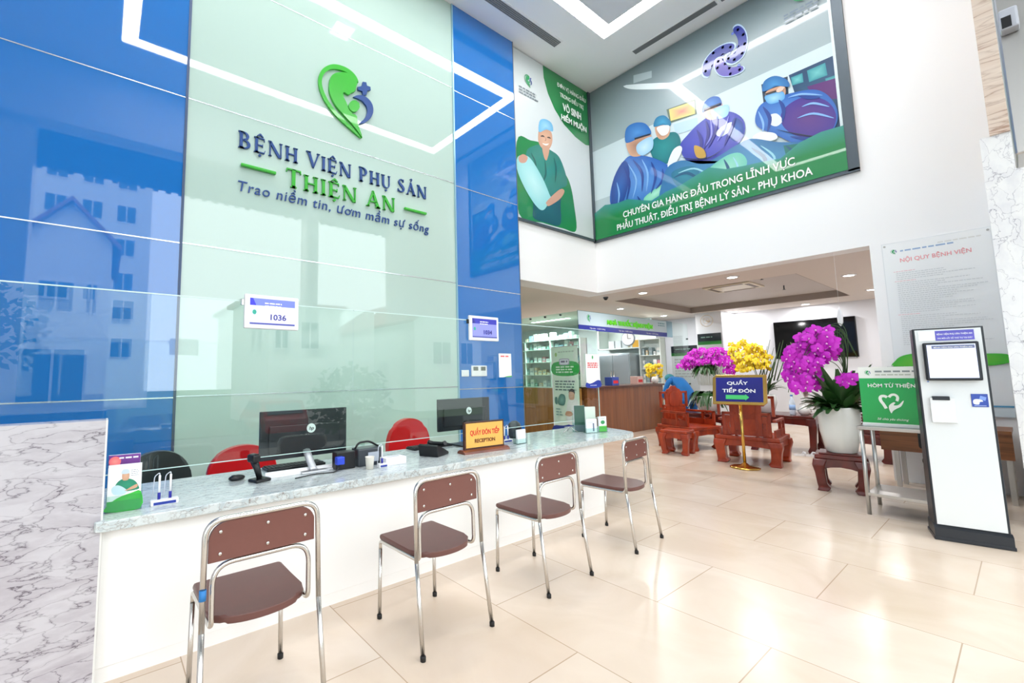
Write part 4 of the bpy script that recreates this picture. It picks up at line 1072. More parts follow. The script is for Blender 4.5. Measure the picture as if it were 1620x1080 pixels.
for ch in c1.children:
    if ch.name.startswith('tape'): ch['label'] = 'strip of blue tape round the left post'
visitor_chair((-2.215, 1.625, 0), R(1.5), 'brown chrome-framed chair second from the marble block, in front of the telephone')
visitor_chair((-2.235, 2.640, 0), R(2), 'brown chrome-framed chair third from the marble block, in front of the yellow sign')
visitor_chair((-2.265, 3.740, 0), R(5), 'brown chrome-framed chair at the open end of the counter')

# ------------------------------------------------------------------ self-service kiosk
KX0, KX1 = (-.600, 5.765), (-.170, 5.86)
ka = math.atan2(KX1[1] - KX0[1], KX1[0] - KX0[0])
t = thing('check_in_kiosk', 'tall white self-service kiosk with a touch screen and black edges', 'kiosk', ((KX0[0] + KX1[0])/2, (KX0[1] + KX1[1])/2, 0), ka)
BLKM = mat('black_metal', (30, 34, 40), 0.35, 0.2)
KWHITE = mat('kiosk_white', (216, 219, 219), 0.3)
# shell: side profile leaning back slightly towards the top
KT = 1.80
MB().prism([(0.03, .10), (.055, KT), (.19, KT), (.30, .10)], -.205, .205, 'x', bev=.006).build('shell', BLKM, t)
def kface(x0, x1, z0, z1, off=.0):
    f = lambda z: .03 + (z - .10)*(.025/(KT - .10)) - off
    return [(x0, f(z0), z0), (x1, f(z0), z0), (x1, f(z1), z1), (x0, f(z1), z1)]
mb = MB()
q = kface(-.19, .19, .125, KT - .012, .004); q2 = kface(-.19, .19, .125, KT - .012, -.01)
mb.bm.faces.new([mb.bm.verts.new(p) for p in q])
for i in range(4):
    j = (i + 1) % 4
    mb.quad([q[i], q[j], q2[j], q2[i]])
mb.build('front_panel', KWHITE, t)
MB().box((-.218, -.005, 0), (.218, .32, .028), bev=.004).prism([(.0, .028), (.0, .10), (.03, .12), (.29, .12), (.31, .028)], -.212, .212, 'x').build('base', BLKM, t)
fs = MB().box((-.158, -.012, 1.345), (.160, .03, 1.672), bev=.010).build('screen_frame', BLKM, t)
a = Art(.0003)
a.rect(-.137, 1.367, .139, 1.652, (214, 220, 250), (196, 206, 244)); a.rect(-.108, 1.617, .134, 1.645, (76, 84, 120)); a.oval(-.122, 1.632, .009, .009, (246, 246, 250))
a.lines(-.05, 1.52, .09, .014, 1, (226, 186, 200), .005, .05); a.lines(-.085, 1.50, .18, .012, 1, (224, 190, 206), .004, .05)
a.build('screen', fs, screen_mat(), (0, -.0125, 0))
text('BỆNH VIỆN PHỤ SẢN THIỆN AN', WINK, fs, (.012, -.0145, 1.624), .02, .215, .014, ext=.0002, bold=.0002)
a = Art(.0003); a.rect(-.070, 1.690, .150, 1.775, (92, 86, 200), (74, 70, 176)); a.rect(-.170, 1.690, -.072, 1.775, (252, 252, 252))
a.build('header_label', t, loc=(0, .046, 0))
text('BỆNH VIỆN PHỤ SẢN THIỆN AN', WINK, t, (.039, .0435, 1.738), .02, .20, .021, ext=.0002, bold=.0003)
text('XIN MỜI LẤY SỐ THỨ TỰ TẠI ĐÂY', WINK, t, (.039, .0435, 1.703), .02, .20, .021, ext=.0002, bold=.0003)
pr = MB().box((-.150, .012, .985), (-.006, .05, 1.195), bev=.002).build('printer_door', mat('kiosk_door', (222, 224, 224), 0.3), t)
MB().box((-.135, .005, 1.176), (-.035, .04, 1.21), bev=.004).build('paper_slot', BLKM, t)
a = Art(.0003); a.rect(.088, 1.125, .178, 1.232, (30, 66, 160)); a.smooth([(.098, 1.15), (.125, 1.145), (.132, 1.165), (.15, 1.17), (.14, 1.185), (.115, 1.19), (.098, 1.18)], (226, 234, 250)); a.poly([(.13, 1.19), (.162, 1.175), (.17, 1.205), (.138, 1.218)], (120, 150, 220)); a.rect(.1, 1.133, .165, 1.137, (180, 196, 236))
a.build('card_reader', t, loc=(0, .0365, 0))
a = Art(.0003); a.oval(-.145, 1.335, .006, .006, (90, 130, 200)); a.lines(.06, 1.345, .11, .01, 1, (140, 140, 150), .005, .02)
a.build('small_print', t, loc=(0, .042, 0))

# ------------------------------------------------------------------ donation box on its steel table
t = thing('steel_table', 'stainless steel table with a lower shelf carrying the green donation box', 'table', (-.715, 6.52, 0))
SX, SY = .36, .26
MB().box((-SX - .03, -SY - .02, .838), (SX + .03, SY + .02, .872), bev=.004).build('tabletop', STEEL, t)
for sx in (-1, 1):
    for sy in (-1, 1): MB().tube([(sx*SX, sy*SY, .0), (sx*SX, sy*SY, .84)], .017, 12).build('leg', STEEL, t)
MB().box((-SX, -SY - .015, .185), (SX, SY + .015, .215), bev=.003).build('shelf', STEEL, t)
t = thing('donation_box', 'green donation box with white lettering and a heart in a hand', 'donation box', (-.80, 6.43, .872))
MB().box((-.27, -.10, 0), (.27, .12, .035), bev=.003).box((-.265, -.095, .03), (.265, .115, .60), bev=.004).build('case', mat('box_white', (240, 242, 238), 0.35), t)
a = Art(.0004)
a.rect(-.265, .032, .265, .485, (42, 166, 84), (36, 172, 90)); a.rect(-.265, .485, .265, .60, (240, 243, 236))
emblem(a, -.195, .537, .055)
a.lines(-.14, .545, .38, .03, 1, (140, 150, 150), .016, .02); a.lines(-.14, .515, .26, .03, 1, (180, 190, 170), .01, .02)
# heart held in an open hand
WH = (244, 250, 240)
hs = lambda pts: [(x*.74 - .075, .20 + (z - .215)*.80 + .03) for x, z in pts]
a.poly(hs(stroke(chaikin([(-.005, .13), (-.03, .2), (-.065, .26), (-.06, .305), (-.02, .315), (.02, .285)], 2, False), [.032]*24)), WH)
a.poly(hs(stroke(chaikin([(.015, .28), (.04, .325), (.08, .335), (.108, .305), (.1, .265), (.09, .245)], 2, False), [.028]*24)), WH)
a.smooth(hs([(.03, .10), (.012, .16), (.02, .2), (.06, .235), (.078, .228), (.06, .2), (.105, .205), (.15, .255), (.158, .25), (.13, .19), (.08, .155), (.05, .13)]), WH)
a.build('print', t, loc=(0, -.0955, 0))
text('HÒM TỪ THIỆN', WINK, t, (-.035, -.0985, .395), .05, .335, .058, ext=.0004, bold=.001)
text('Sẻ chia yêu thương', WINK, t, (-.05, -.0985, .068), .03, .22, .03, ext=.0004, shear=.35)
MB().box((-.06, -.01, .6005), (.06, .0, .602)).build('slot', BLACK, t)
MB().box((-.03, .02, .60), (-.02, .03, .615)).build('latch', STEEL, t)

# desk behind
WOODD = wood_mat('walnut_board', (104, 64, 36), (140, 88, 52), 1, (2, 20, 30), 0.35)
t = thing('desk', 'walnut desk with steel legs against the wall under the house rules', 'desk', (-.66, 8.0, 0))
MB().box((-.56, -.3, .74), (.50, .3, .775)).box((-.50, -.285, .47), (.50, -.265, .74)).build('top', WOODD, t)
for sx in (-.38, .46):
    for sy in (-.22, .22): MB().box((sx - .02, sy - .02, 0), (sx + .02, sy + .02, .74)).build('leg', STEEL, t)
t = thing('office_chair', 'black office chair half hidden behind the white kiosk', 'chair', (-.52, 7.25, 0), R(70))
MB().box((-.2, -.2, .42), (.2, .2, .5), bev=.03).build('seat', BLACK, t); MB().tube([(0, 0, .08), (0, 0, .43)], .025).build('column', BLACK, t)
MB().box((-.05, .17, .55), (.05, .21, .6)).box((-.19, .17, .58), (.19, .22, .80), bev=.03).box((-.03, .17, .42), (.03, .2, .6)).build('backrest', BLACK, t)
for k in range(5):
    a_ = k*2*PI/5
    MB().tube([(0, 0, .09), (.26*math.cos(a_), .26*math.sin(a_), .03)], [.022, .026]).build('leg', BLACK, t)

# house rules poster
t = thing('notice_board', 'large pale notice of house rules with a red heading and green wave', 'notice board', (-1.05, 8.378, .86))
MB().box((0, -.012, 0), (.93, 0, 2.26)).build('panel', mat('rules_panel', (236, 239, 240), 0.15, coat=0.5), t)
a = Art(.0005)
a.rect(0.01, .01, .92, 2.25, (226, 231, 234), (246, 248, 248))
emblem(a, .11, 2.13, .07)
a.lines(.17, 2.125, .46, .03, 1, (150, 178, 214), .018, .01); a.lines(.50, 2.16, .36, .03, 1, (226, 226, 222), .014, .01)
for i in range(38):
    z = 1.86 - i*.026
    red = i in (0, 5, 22)
    a.lines(.09 if red else .11, z, (.2 if red else random.uniform(.35, .78)), .02, 1, (240, 200, 204) if red else (210, 214, 216), .008, .05)
a.smooth([(.02, .60), (.02, .70), (.12, .77), (.35, .79), (.65, .76), (.92, .74), (.92, .64), (.6, .60)], (60, 178, 50), (130, 200, 60))
a.rect(.01, .02, .92, .12, (206, 220, 226)); a.rect(.75, .13, .92, .15, (80, 150, 190))
a.build('print', t, loc=(0, -.0125, 0))
text('NỘI QUY BỆNH VIỆN', mat('pale_red_ink', (240, 160, 164), 0.4), t, (.46, -.015, 1.985), .08, .60, .085, ext=.0004, bold=.001)
for x in (.03, .9):
    for z in (.03, 2.22): MB().tube([(x, -.02, z), (x, 0, z)], .012, 12).build('standoff', STEEL, t)

# ------------------------------------------------------------------ carved redwood furniture
RED = wood_mat('redwood', (122, 36, 14), (172, 62, 24), 1, (8, 8, 3), 0.34, 0.12)
REDK = wood_mat('dark_redwood', (66, 16, 12), (104, 28, 18), 1, (8, 8, 3), 0.3, 0.2)
def hoof_leg(x, y, h, w, sx, sy, m, t):
    """square leg that swells outward at the top and turns inward at the foot"""
    mb = MB()
    prof = [(0, 1.0, 0), (.10*h, 1.15, -.02), (.22*h, .92, .0), (.55*h, .95, .01), (.8*h, 1.15, .02), (h, 1.3, .0)]
    rings = []
    for z, s, o in prof:
        cx, cy = x + sx*o, y + sy*o; q = w/2*s
        rings.append([mb.bm.verts.new((cx + a*q, cy + b*q, z)) for a, b in ((-1, -1), (1, -1), (1, 1), (-1, 1))])
    for a, b in zip(rings, rings[1:]):
        for k in range(4): mb.bm.faces.new((a[k], a[(k+1) % 4], b[(k+1) % 4], b[k]))
    mb.bm.faces.new(rings[0][::-1]); mb.bm.faces.new(rings[-1])
    bmesh.ops.bevel(mb.bm, geom=list(mb.bm.edges), offset=w*.1, segments=2, profile=.5, affect='EDGES')
    return mb.build('leg', m, t)
def low_base(t, w, d, h, m, lw=.09, slab=.05, mt=None):
    for sx in (-1, 1):
        for sy in (-1, 1): hoof_leg(sx*(w/2 - lw/2), sy*(d/2 - lw/2), h - slab, lw, sx, sy, m, t)
    mb = MB().box((-w/2, -d/2, h - slab), (w/2, d/2, h), bev=.012).build('top', mt or m, t)
    ap = MB()
    hz = h - slab; ah = min(.16, h*.32)
    cur = lambda L: [(-L, hz), (L, hz), (L, hz - .6*ah - .03), (L - .05, hz - .6*ah - .03), (L - .10, hz - .7*ah), (0, hz - .6*ah), (-L + .10, hz - .7*ah), (-L + .05, hz - .6*ah - .03), (-L, hz - .6*ah - .03)]
    for s in (-1, 1):
        ap.prism(cur(w/2 - lw*.4), s*(d/2 - .035), s*(d/2 - .010), 'y', bev=.003)
        ap.prism(cur(d/2 - lw*.4), s*(w/2 - .035), s*(w/2 - .010), 'x', bev=.003)
    ap.build('apron', m, t)
def armchair(loc, rot, label, w=.84, d=.82, m=RED, arched=True):
    """seat faces -Y; carved back at +Y"""
    t = thing('carved_armchair', label, 'armchair', loc, rot, 'carved redwood armchairs')
    low_base(t, w, d, .43, m, .135, .06)
    y = d/2 - .07
    # stepped open frame of the back
    f = MB()
    b = .04
    def bar(x0, x1, z0, z1, yy=y, th=.02): f.box((x0, yy - th, z0), (x1, yy + th, z1), bev=.006)
    for s in (-1, 1):
        X = lambda v: s*v
        def bb(x0, x1, z0, z1): bar(min(X(x0), X(x1)), max(X(x0), X(x1)), z0, z1)
        W = w/2 - .04
        bb(W - b, W, .75, 1.06); bb(W - .17, W, 1.02, 1.06); bb(W - .17, W - .13, .90, 1.06)
        bb(W - .06 - b, W - .06, .43, .80); bb(W - .26, W - .06, .76, .80); bb(W - .26, W - .22, .43, 1.0)
    f.build('back_frame', m, t)
    c = MB()
    top = [(-.21, .44)] + ([(-.21, 1.0), (-.16, 1.10), (-.08, 1.12), (-.05, 1.17), (.05, 1.17), (.08, 1.12), (.16, 1.10), (.21, 1.0)] if arched else [(-.17, 1.05), (.17, 1.05)]) + [(.21, .44)]
    c.prism(top, y - .018, y + .018, 'y', bev=.006)
    c.build('back_splat', m, t)
    cv = MB()
    for s in (-1, 1): cv.prism([(-.13, .52), (.13, .52), (.13, .70), (-.13, .70)], y + s*.018, y + s*.026, 'y', bev=.003); cv.prism(chaikin([(-.13, .76), (.13, .76), (.14, .98), (.06, 1.06), (-.06, 1.06), (-.14, .98)], 1), y + s*.018, y + s*.028, 'y', bev=.004)
    for s in (-1, 1):
        xa_, xb_ = sorted((s*.21, s*(w/2 - .10)))
        cv.box((xa_, y - .013, .43), (xb_, y + .013, .56), bev=.004); cv.box((xa_, y - .013, .64), (xb_, y + .013, .745), bev=.004)
        for k in range(3): cv.box((xa_ + (xb_ - xa_)*(.22 + .28*k) - .014, y - .012, .55), (xa_ + (xb_ - xa_)*(.22 + .28*k) + .014, y + .012, .65))
        for sg in (-1, 1): cv.box((xa_ + .03, y + sg*.013 - .004, .455), (xb_ - .03, y + sg*.013 + .004, .53), bev=.003)
    cv.build('carving', m, t)
    for s in (-1, 1):
        a_ = MB(); xx = s*(w/2 - .06)
        a_.box((xx - .022, -d/2 + .12, .66), (xx + .022, y, .70), bev=.008); a_.box((xx - .022, -d/2 + .12, .43), (xx + .022, -d/2 + .165, .70), bev=.008)
        a_.box((xx - .018, -.05, .43), (xx + .018, -.01, .68)); a_.box((xx - .014, -d/2 + .14, .43), (xx + .014, y, .54), bev=.004)
        a_.tube([(xx, .0 + .07*math.cos(q*.5) - .12, .60 + .05*math.sin(q*.5)) for q in range(13)], .012, 6)
        a_.build('armrest', m, t)
    return t
armchair((-2.76, 8.50, 0), R(186), 'carved redwood armchair seen from behind, nearest the golden sign stand')
armchair((-4.00, 9.14, 0), R(72), 'carved redwood armchair seen from the side, in front of the person in blue', w=.78, d=.80)
armchair((-1.72, 10.1, 0), R(-90), 'dark carved armchair half hidden behind the large white orchid pot', m=REDK)
t = thing('carved_stool', 'low carved redwood stool beside the counter end, in front of an armchair', 'stool', (-3.86, 8.33, 0), R(6))
low_base(t, .44, .40, .42, RED, .095)
t = thing('carved_coffee_table', 'dark carved redwood coffee table between the armchairs', 'coffee table', (-2.75, 10.15, 0), R(4))
low_base(t, .95, .85, .66, REDK, .10)
t = thing('carved_console', 'dark carved table carrying the broad purple orchid', 'table', (-4.1, 10.15, 0))
low_base(t, .95, .65, .60, REDK, .09)
t = thing('carved_plinth', 'small dark redwood plinth under the big white orchid pot', 'plinth', (-1.46, 7.27, 0), R(10))
low_base(t, .46, .44, .43, REDK, .10)
MB().box((-.19, -.18, .43), (.19, .18, .45), bev=.005).build('top_inlay', REDK, t)

# ------------------------------------------------------------------ golden sign stand
GOLD = mat('brass', (214, 172, 90), 0.18, 1.0)
t = thing('sign_stand', 'blue sign with a white stripe and green arrow on a golden pole', 'sign stand', (-2.66, 7.80, 0), R(8))
MB().lathe([(.19, 0), (.195, .015), (.17, .028), (.06, .045), (.03, .075), (.0, .08)], seg=36).build('base', GOLD, t)
MB().tube([(0, 0, .05), (0, 0, .96)], .021, 16).build('pole', GOLD, t)
TL = Matrix.Rotation(R(-14), 4, 'X')
def tilt(o): o.matrix_local = Matrix.Translation((0, -.01, 1.165)) @ TL; return o
fr = MB()
fp = [(-.345, -.23), (.30, -.23), (.345, -.185), (.345, .23), (-.30, .23), (-.345, .185)]
fr.prism(fp, -.012, .03, 'y', bev=.006)
fo = tilt(fr.build('board_frame', GOLD, t))
a = Art(.0006)
a.rect(-.30, -.187, .30, .187, (8, 14, 112), (12, 20, 130))
a.rect(-.17, -.15, .08, -.085, (70, 200, 110)); a.poly([(.08, -.165), (.13, -.118), (.08, -.07)], (70, 200, 110))
pa = a.build('sign_print', fo, None, (0, -.0125, 0))
text('QUẦY', WINK, fo, (-.02, -.016, .075), .07, .27, .085, ext=.0005, bold=.0015)
text('TIẾP ĐÓN', WINK, fo, (-.0, -.016, -.045), .07, .42, .085, ext=.0005, bold=.0015)

# ------------------------------------------------------------------ flowers
PETAL = mat('magenta_petal', (196, 28, 190), 0.5, noise=0.25, nscale=14)
PETALE = mat('pale_petal', (238, 170, 226), 0.5)
YELP = mat('yellow_petal', (238, 206, 36), 0.5, noise=0.2, nscale=14)
YELC = mat('orange_petal', (226, 150, 20), 0.5)
LEAF = mat('orchid_leaf', (40, 78, 34), 0.4, noise=0.35, nscale=9)
STEM = mat('flower_stem', (58, 84, 44), 0.5)
CERAM = mat('white_ceramic', (236, 237, 232), 0.2, coat=0.4)
ROOTS = mat('pale_roots', (206, 210, 196), 0.6)
def blossom_mesh(name, m1, m2, s):
    mb = MB()
    def petal(a, L, w, curl):
        u = Vector((math.cos(a), 0, math.sin(a))); v = Vector((-math.sin(a), 0, math.cos(a))); f = Vector((0, -1, 0))
        c = [mb.bm.verts.new(p) for p in (u*L*.08, u*L*.5 + v*w + f*.1*L, u*L*.9 + v*w*.55 + f*curl*L, u*L + f*curl*1.4*L, u*L*.9 - v*w*.55 + f*curl*L, u*L*.5 - v*w + f*.1*L)]
        for tri in ((0, 1, 5), (1, 2, 4, 5), (2, 3, 4)):
            q = mb.bm.faces.new([c[i] for i in tri]); q.smooth = True
    for a in (90, 215, 325): petal(R(a), s, s*.34, -.12)
    for a in (15, 165): petal(R(a), s*1.02, s*.5, -.18)
    mb.ball((0, -.12*s, -.08*s), (.14*s, .2*s, .16*s), 1, 6, 5)
    o = mb.build('blossom', [m1, m2]); me = o.data
    bpy.data.objects.remove(o)
    return me
def add_blossom(me, t, p, d, s):
    o = bpy.data.objects.new('blossom', me); COL.objects.link(o); o.parent = t
    q = Vector((0, -1, 0)).rotation_difference(Vector(d).normalized()) @ Quaternion((0, 1, 0), random.uniform(-.5, .5))
    o.rotation_mode = 'QUATERNION'; o.rotation_quaternion = q
    o.location = p; o.scale = (s, s, s)
def strap_leaves(t, n, z, r0, L, w, up=(.2, .9), droop=.5):
    mb = MB()
    for k in range(n):
        a = random.uniform(0, 2*PI); l = L*random.uniform(.6, 1); ww = w*random.uniform(.7, 1); u_ = random.uniform(*up)
        d = Vector((math.cos(a), math.sin(a), 0)); s = Vector((-math.sin(a), math.cos(a), 0))
        prev = None
        for i in range(6):
            q = i/5
            p = d*(r0*random.uniform(.2, .4) if i == 0 else r0*.3 + l*q*.8) + Vector((0, 0, z + l*u_*q - droop*l*q*q*1.3))
            if i == 0: p = d*r0*.3 + Vector((0, 0, z))
            hw = ww*math.sin(PI*min(.92, .12 + q*.88))
            cur = (mb.bm.verts.new(p - s*hw), mb.bm.verts.new(p + Vector((0, 0, -hw*.4))), mb.bm.verts.new(p + s*hw))
            if prev:
                for j in (0, 1):
                    f = mb.bm.faces.new((prev[j], prev[j+1], cur[j+1], cur[j])); f.smooth = True
            prev = cur
    return mb.build('leaves', LEAF, t)
MAG = blossom_mesh('m', PETAL, PETALE, .055)
# large orchid by the donation box
t = thing('potted_orchid', 'large magenta orchid arching left out of a tall white pot', 'potted plant', (-1.44, 7.27, .45))
MB().lathe([(.13, 0), (.145, .01), (.19, .25), (.205, .52), (.20, .545), (.185, .54), (.17, .45)], seg=40).build('pot', CERAM, t)
MB().lathe([(.17, .46), (.12, .49), (0, .5)], seg=20).build('soil', mat('moss_soil', (48, 50, 32), 0.9), t)
strap_leaves(t, 60, .5, .2, .40, .07, (.5, 1.5), .55)
lv = strap_leaves(t, 46, .5, .12, .34, .07, (1.4, 2.3), .35); lv.location = (.06, -.02, 0)
st = MB()
pts_b = []
for k in range(9):
    q = k/8
    x1 = -.42 - .02*random.random() + q*.34; zt = 1.10 + .45*q + random.uniform(-.03, .03); y1 = -.10 + random.uniform(-.14, .14)
    path = [Vector((.04*math.cos(k), .05*math.sin(k), .5)), Vector((.12 + .04*q, y1*.3, .85 + .3*q)), Vector((.14*q + .02, y1*.8, zt + .05)), Vector((x1*.6, y1, zt - .02)), Vector((x1, y1*1.2, zt - .25 + .10*q)), Vector((x1 - .05, y1*1.2, zt - .48 + .28*q))]
    sm = [Vector(p) for p in chaikin([tuple(p) for p in path], 3, False)]
    st.tube(sm, .004, 5)
    pts_b.append(sm)
st.build('stems', STEM, t)
def fill_points(poly, n):
    """evenly spread points inside an outline"""
    def inside(x, z):
        c = False
        for i in range(len(poly)):
            (x0, z0), (x1, z1) = poly[i-1], poly[i]
            if (z0 > z) != (z1 > z) and x < (x1 - x0)*(z - z0)/(z1 - z0) + x0: c = not c
        return c
    xs = [p[0] for p in poly]; zs = [p[1] for p in poly]; out = []
    while len(out) < n:
        best = None
        for _ in range(30):
            x, z = random.uniform(min(xs), max(xs)), random.uniform(min(zs), max(zs))
            if not inside(x, z): continue
            d = min([(x - q[0])**2 + (z - q[1])**2 for q in out] or [9])
            if best is None or d > best[0]: best = (d, x, z)
        if best: out.append(best[1:])
    return out
for x, z in fill_points([(-0.058,1.531),(0.02,1.505),(0.054,1.399),(0.084,1.263),(0.036,1.163),(-0.07,1.112),(-0.125,1.016),(-0.18,0.794),(-0.292,0.736),(-0.432,0.772),(-0.427,1.06),(-0.396,1.201),(-0.312,1.363),(-0.188,1.474)], 86):
    add_blossom(MAG, t, (x, -.16 + random.uniform(-.10, .10), z), (random.uniform(-.6, .5), -1, random.uniform(-.3, .4)), random.uniform(1.2, 1.5))
for i in range(9): add_blossom(MAG, t, Vector((.16 + random.uniform(-.06, .06), -.25 + random.uniform(-.04, .03), .90 + random.uniform(-.08, .08))), (random.uniform(-.5, .5), -1, random.uniform(-.2, .4)), 1.25)
st = MB()
for k in range(4): st.tube(chaikin([(.02*k, 0, .55), (.12, -.02, 1.1), (.02 + .03*k, -.02, 1.52), (.14, -.03, 1.45), (.24 + .02*k, -.04, 1.05 - .05*k)], 3, False), .0035, 5)
st.build('bare_stems', STEM, t)
# broad far orchid
t = thing('potted_orchid', 'broad bank of purple orchids over dark leaves on the carved table', 'potted plant', (-4.02, 10.1, .60))
MB().lathe([(.12, 0), (.14, .02), (.22, .16), (.23, .34), (.21, .34), (.18, .26)], seg=32).build('pot', CERAM, t)
strap_leaves(t, 60, .40, .3, .40, .055, (.2, .9), .9)
lv = strap_leaves(t, 60, .98, .25, .26, .05, (-.1, .5), .9)
MB().box((-.46, -.04, .995), (.42, .06, 1.02)).build('support_bar', BLACK, t)
st = MB()
for k in range(12):
    a_ = -.42 + k*.08
    st.tube(chaikin([(a_*.25, 0, .4), (a_*.5, -.02, .85), (a_, -.06, 1.15)], 2, False), .006, 5)
st.build('stems', ROOTS, t)
for x, z in fill_points([(-0.447,0.955),(-0.362,1.148),(-0.186,1.259),(-0.003,1.331),(0.141,1.294),(0.297,1.3),(0.426,1.243),(0.472,1.101),(0.553,1.029),(0.533,0.822),(0.416,0.824),(0.403,0.992),(0.299,0.952),(0.124,1.042),(-0.094,0.976),(-0.392,0.901)], 95):
    add_blossom(MAG, t, (x, -.12 + random.uniform(-.10, .1), z), (random.uniform(-.6, .6), -1, random.uniform(-.2, .5)), random.uniform(1.0, 1.35))
# yellow flowers
YEL = blossom_mesh('y', YELP, YELC, .052)
t = thing('yellow_flower_arrangement', 'rounded mass of yellow orchids with green blades, behind the blue sign', 'flower arrangement', (-3.02, 10.12, .66))
MB().lathe([(.10, 0), (.12, .02), (.17, .2), (.16, .34), (.14, .34), (.12, .28)], seg=28).build('pot', CERAM, t)
strap_leaves(t, 26, .40, .2, .45, .03, (.6, 1.3), .4)
st = MB()
for k in range(10): st.tube([(.03*math.cos(k), .03*math.sin(k), .3), (.2*math.cos(k), .12*math.sin(k), .95)], .005, 5)
for k in range(7): st.tube([(.05*k - .1, 0, .6), (.10 + .05*k, -.02, 1.25 + .12*math.sin(k*1.7))], [.012, .003], 5)
st.build('blades', STEM, t)
for x, z in fill_points([(-0.515,1.153),(-0.486,1.305),(-0.322,1.309),(-0.246,1.379),(-0.171,1.272),(0.024,1.28),(0.076,1.151),(0.135,1.056),(0.119,0.82),(-0.019,0.836),(-0.228,0.786),(-0.437,0.775),(-0.451,1.011)], 95):
    add_blossom(YEL, t, (x, -.12 + random.uniform(-.10, .1), z), (random.uniform(-.7, .7), -1, random.uniform(-.3, .6)), random.uniform(1.0, 1.35))
# dry white twigs in a vase
t = thing('vase_of_twigs', 'vase of bare pinkish white twigs between the yellow flowers and the big orchid', 'vase', (-2.45, 10.25, .66))
MB().lathe([(.05, 0), (.07, .03), (.06, .18), (.035, .26), (.045, .3), (.03, .28)], seg=24).build('vase_body', CERAM, t)
tw = MB()
for k in range(44):
    a_ = random.uniform(0, 2*PI); r_ = random.uniform(.1, .42); h_ = random.uniform(.6, 1.05)
    p1 = Vector((r_*.35*math.cos(a_), r_*.3*math.sin(a_), .28 + h_*.45)); p2 = Vector((r_*math.cos(a_), r_*.6*math.sin(a_), .28 + h_))
    tw.tube([(0, 0, .26), p1, p2], [.004, .003, .0015], 4)
    for j in range(3):
        q = p1.lerp(p2, random.random()); tw.tube([q, q + Vector((random.uniform(-.1, .1), random.uniform(-.05, .05), random.uniform(.05, .15)))], [.002, .001], 4)
tw.build('twigs', mat('pale_twigs', (206, 184, 182), 0.7), t)
t = thing('water_bottle', 'clear plastic water bottle with a pale blue label on the coffee table', 'bottle', (-2.56, 9.86, .66))
MB().lathe([(.04, 0), (.045, .02), (.045, .23), (.02, .30), (.018, .33)], seg=20).build('bottle_body', mat('bottle_plastic', (216, 228, 240), 0.15), t)
MB().lathe([(.046, .09), (.046, .18)], seg=20).build('label', mat('bottle_label', (150, 184, 230), 0.4), t); MB().lathe([(.02, .33), (.02, .355), (0, .356)], seg=16).build('cap', mat('bottle_cap', (90, 140, 220), 0.4), t)
t = thing('tea_pot', 'white teapot beside the water bottle on the coffee table', 'teapot', (-2.42, 9.95, .66))
MB().lathe([(.05, 0), (.085, .05), (.08, .11), (.04, .15), (.015, .17), (.0, .175)], seg=24).build('pot_body', CERAM, t); MB().tube(fillet([(.08, 0, .12), (.14, 0, .11), (.13, 0, .04), (.08, 0, .04)], .03), .008, 8).build('handle', CERAM, t); MB().tube([(-.07, 0, .06), (-.13, 0, .12)], [.016, .009], 8).build('spout', CERAM, t)
for i, (x, y, lab) in enumerate(((-2.43, 9.60, 'white sandal lying nearest the coffee table leg'), (-2.30, 9.66, 'white sandal lying right of the other, by the coffee table leg'))):
    t = thing('sandal', lab, 'sandal', (x, y, 0), R(40 + 25*i), 'pair of white sandals')
    MB().prism(chaikin([(-.12, -.03), (-.1, .035), (.02, .045), (.13, .03), (.14, -.02), (.04, -.045)], 2), 0, .025, 'z').build('sole', WPLAST, t)
    MB().tube([(.04, -.045, .02), (.05, -.02, .06), (.05, .02, .06), (.04, .045, .02)], .014, 8).build('strap', WPLAST, t)
t = thing('flower_vase', 'small orange and yellow flowers standing at the end of the pharmacy counter', 'flower arrangement', (-5.95, 11.8, 1.145))
MB().lathe([(.06, 0), (.09, .1), (.07, .2), (.06, .2)], seg=20).build('vase_body', CERAM, t)
for i in range(40): add_blossom(YEL, t, (random.uniform(-.2, .2), random.uniform(-.12, .05), .30 + random.uniform(-.12, .2)), (random.uniform(-.6, .6), -1, random.uniform(-.2, .6)), 1.2)

# ------------------------------------------------------------------ lounge: television, ceiling fittings
t = thing('television', 'large black flat television mounted on the far lounge wall', 'television', (-3.27, 14.84, 2.26))
MB().box((-.83, -.06, -.50), (.83, 0, .50), bev=.006).build('housing', BLACK, t)
MB().box((-.815, -.064, -.48), (.815, -.058, .485)).build('screen', mat('tv_glass', (9, 10, 13), 0.06), t)
DISC = mat('downlight_disc', (255, 252, 246), emit=14.0)
spots = [(-3.06, 9.05, 'round downlight nearest the wide opening, above the golden sign stand'), (-4.79, 9.20, 'round downlight nearest the bulkhead corner'), (-1.79, 10.7, 'downlight right of the sunken tray, above the big orchid'),
         (-1.85, 13.07, 'downlight at the right end beyond the sunken tray'), (-6.35, 10.98, 'round downlight in front of the pharmacy sign'), (-6.43, 13.5, 'downlight near the far pier, beyond the pharmacy sign'),
         (-3.29, 14.45, 'downlight close to the far wall above the television'), (-4.89, 14.45, 'downlight in the far corner left of the television')]
for x, y, lab in spots:
    t = thing('downlight', lab, 'downlight', (x, y, ZL), 0, 'recessed downlights in the lounge ceiling')
    MB().lathe([(.075, -.012), (.105, -.010), (.11, 0), (.075, 0)], seg=28).build('trim_ring', WPLAST, t)
    MB().tube([(0, 0, -.013), (0, 0, -.0125)], .074, 24).build('diffuser', DISC, t)
    area_lamp('downlight_beam', (0, 0, -.02), (0, 0, 0), .14, 30.0 if y < 14 else 20.0, (1, .985, .975), parent=t)
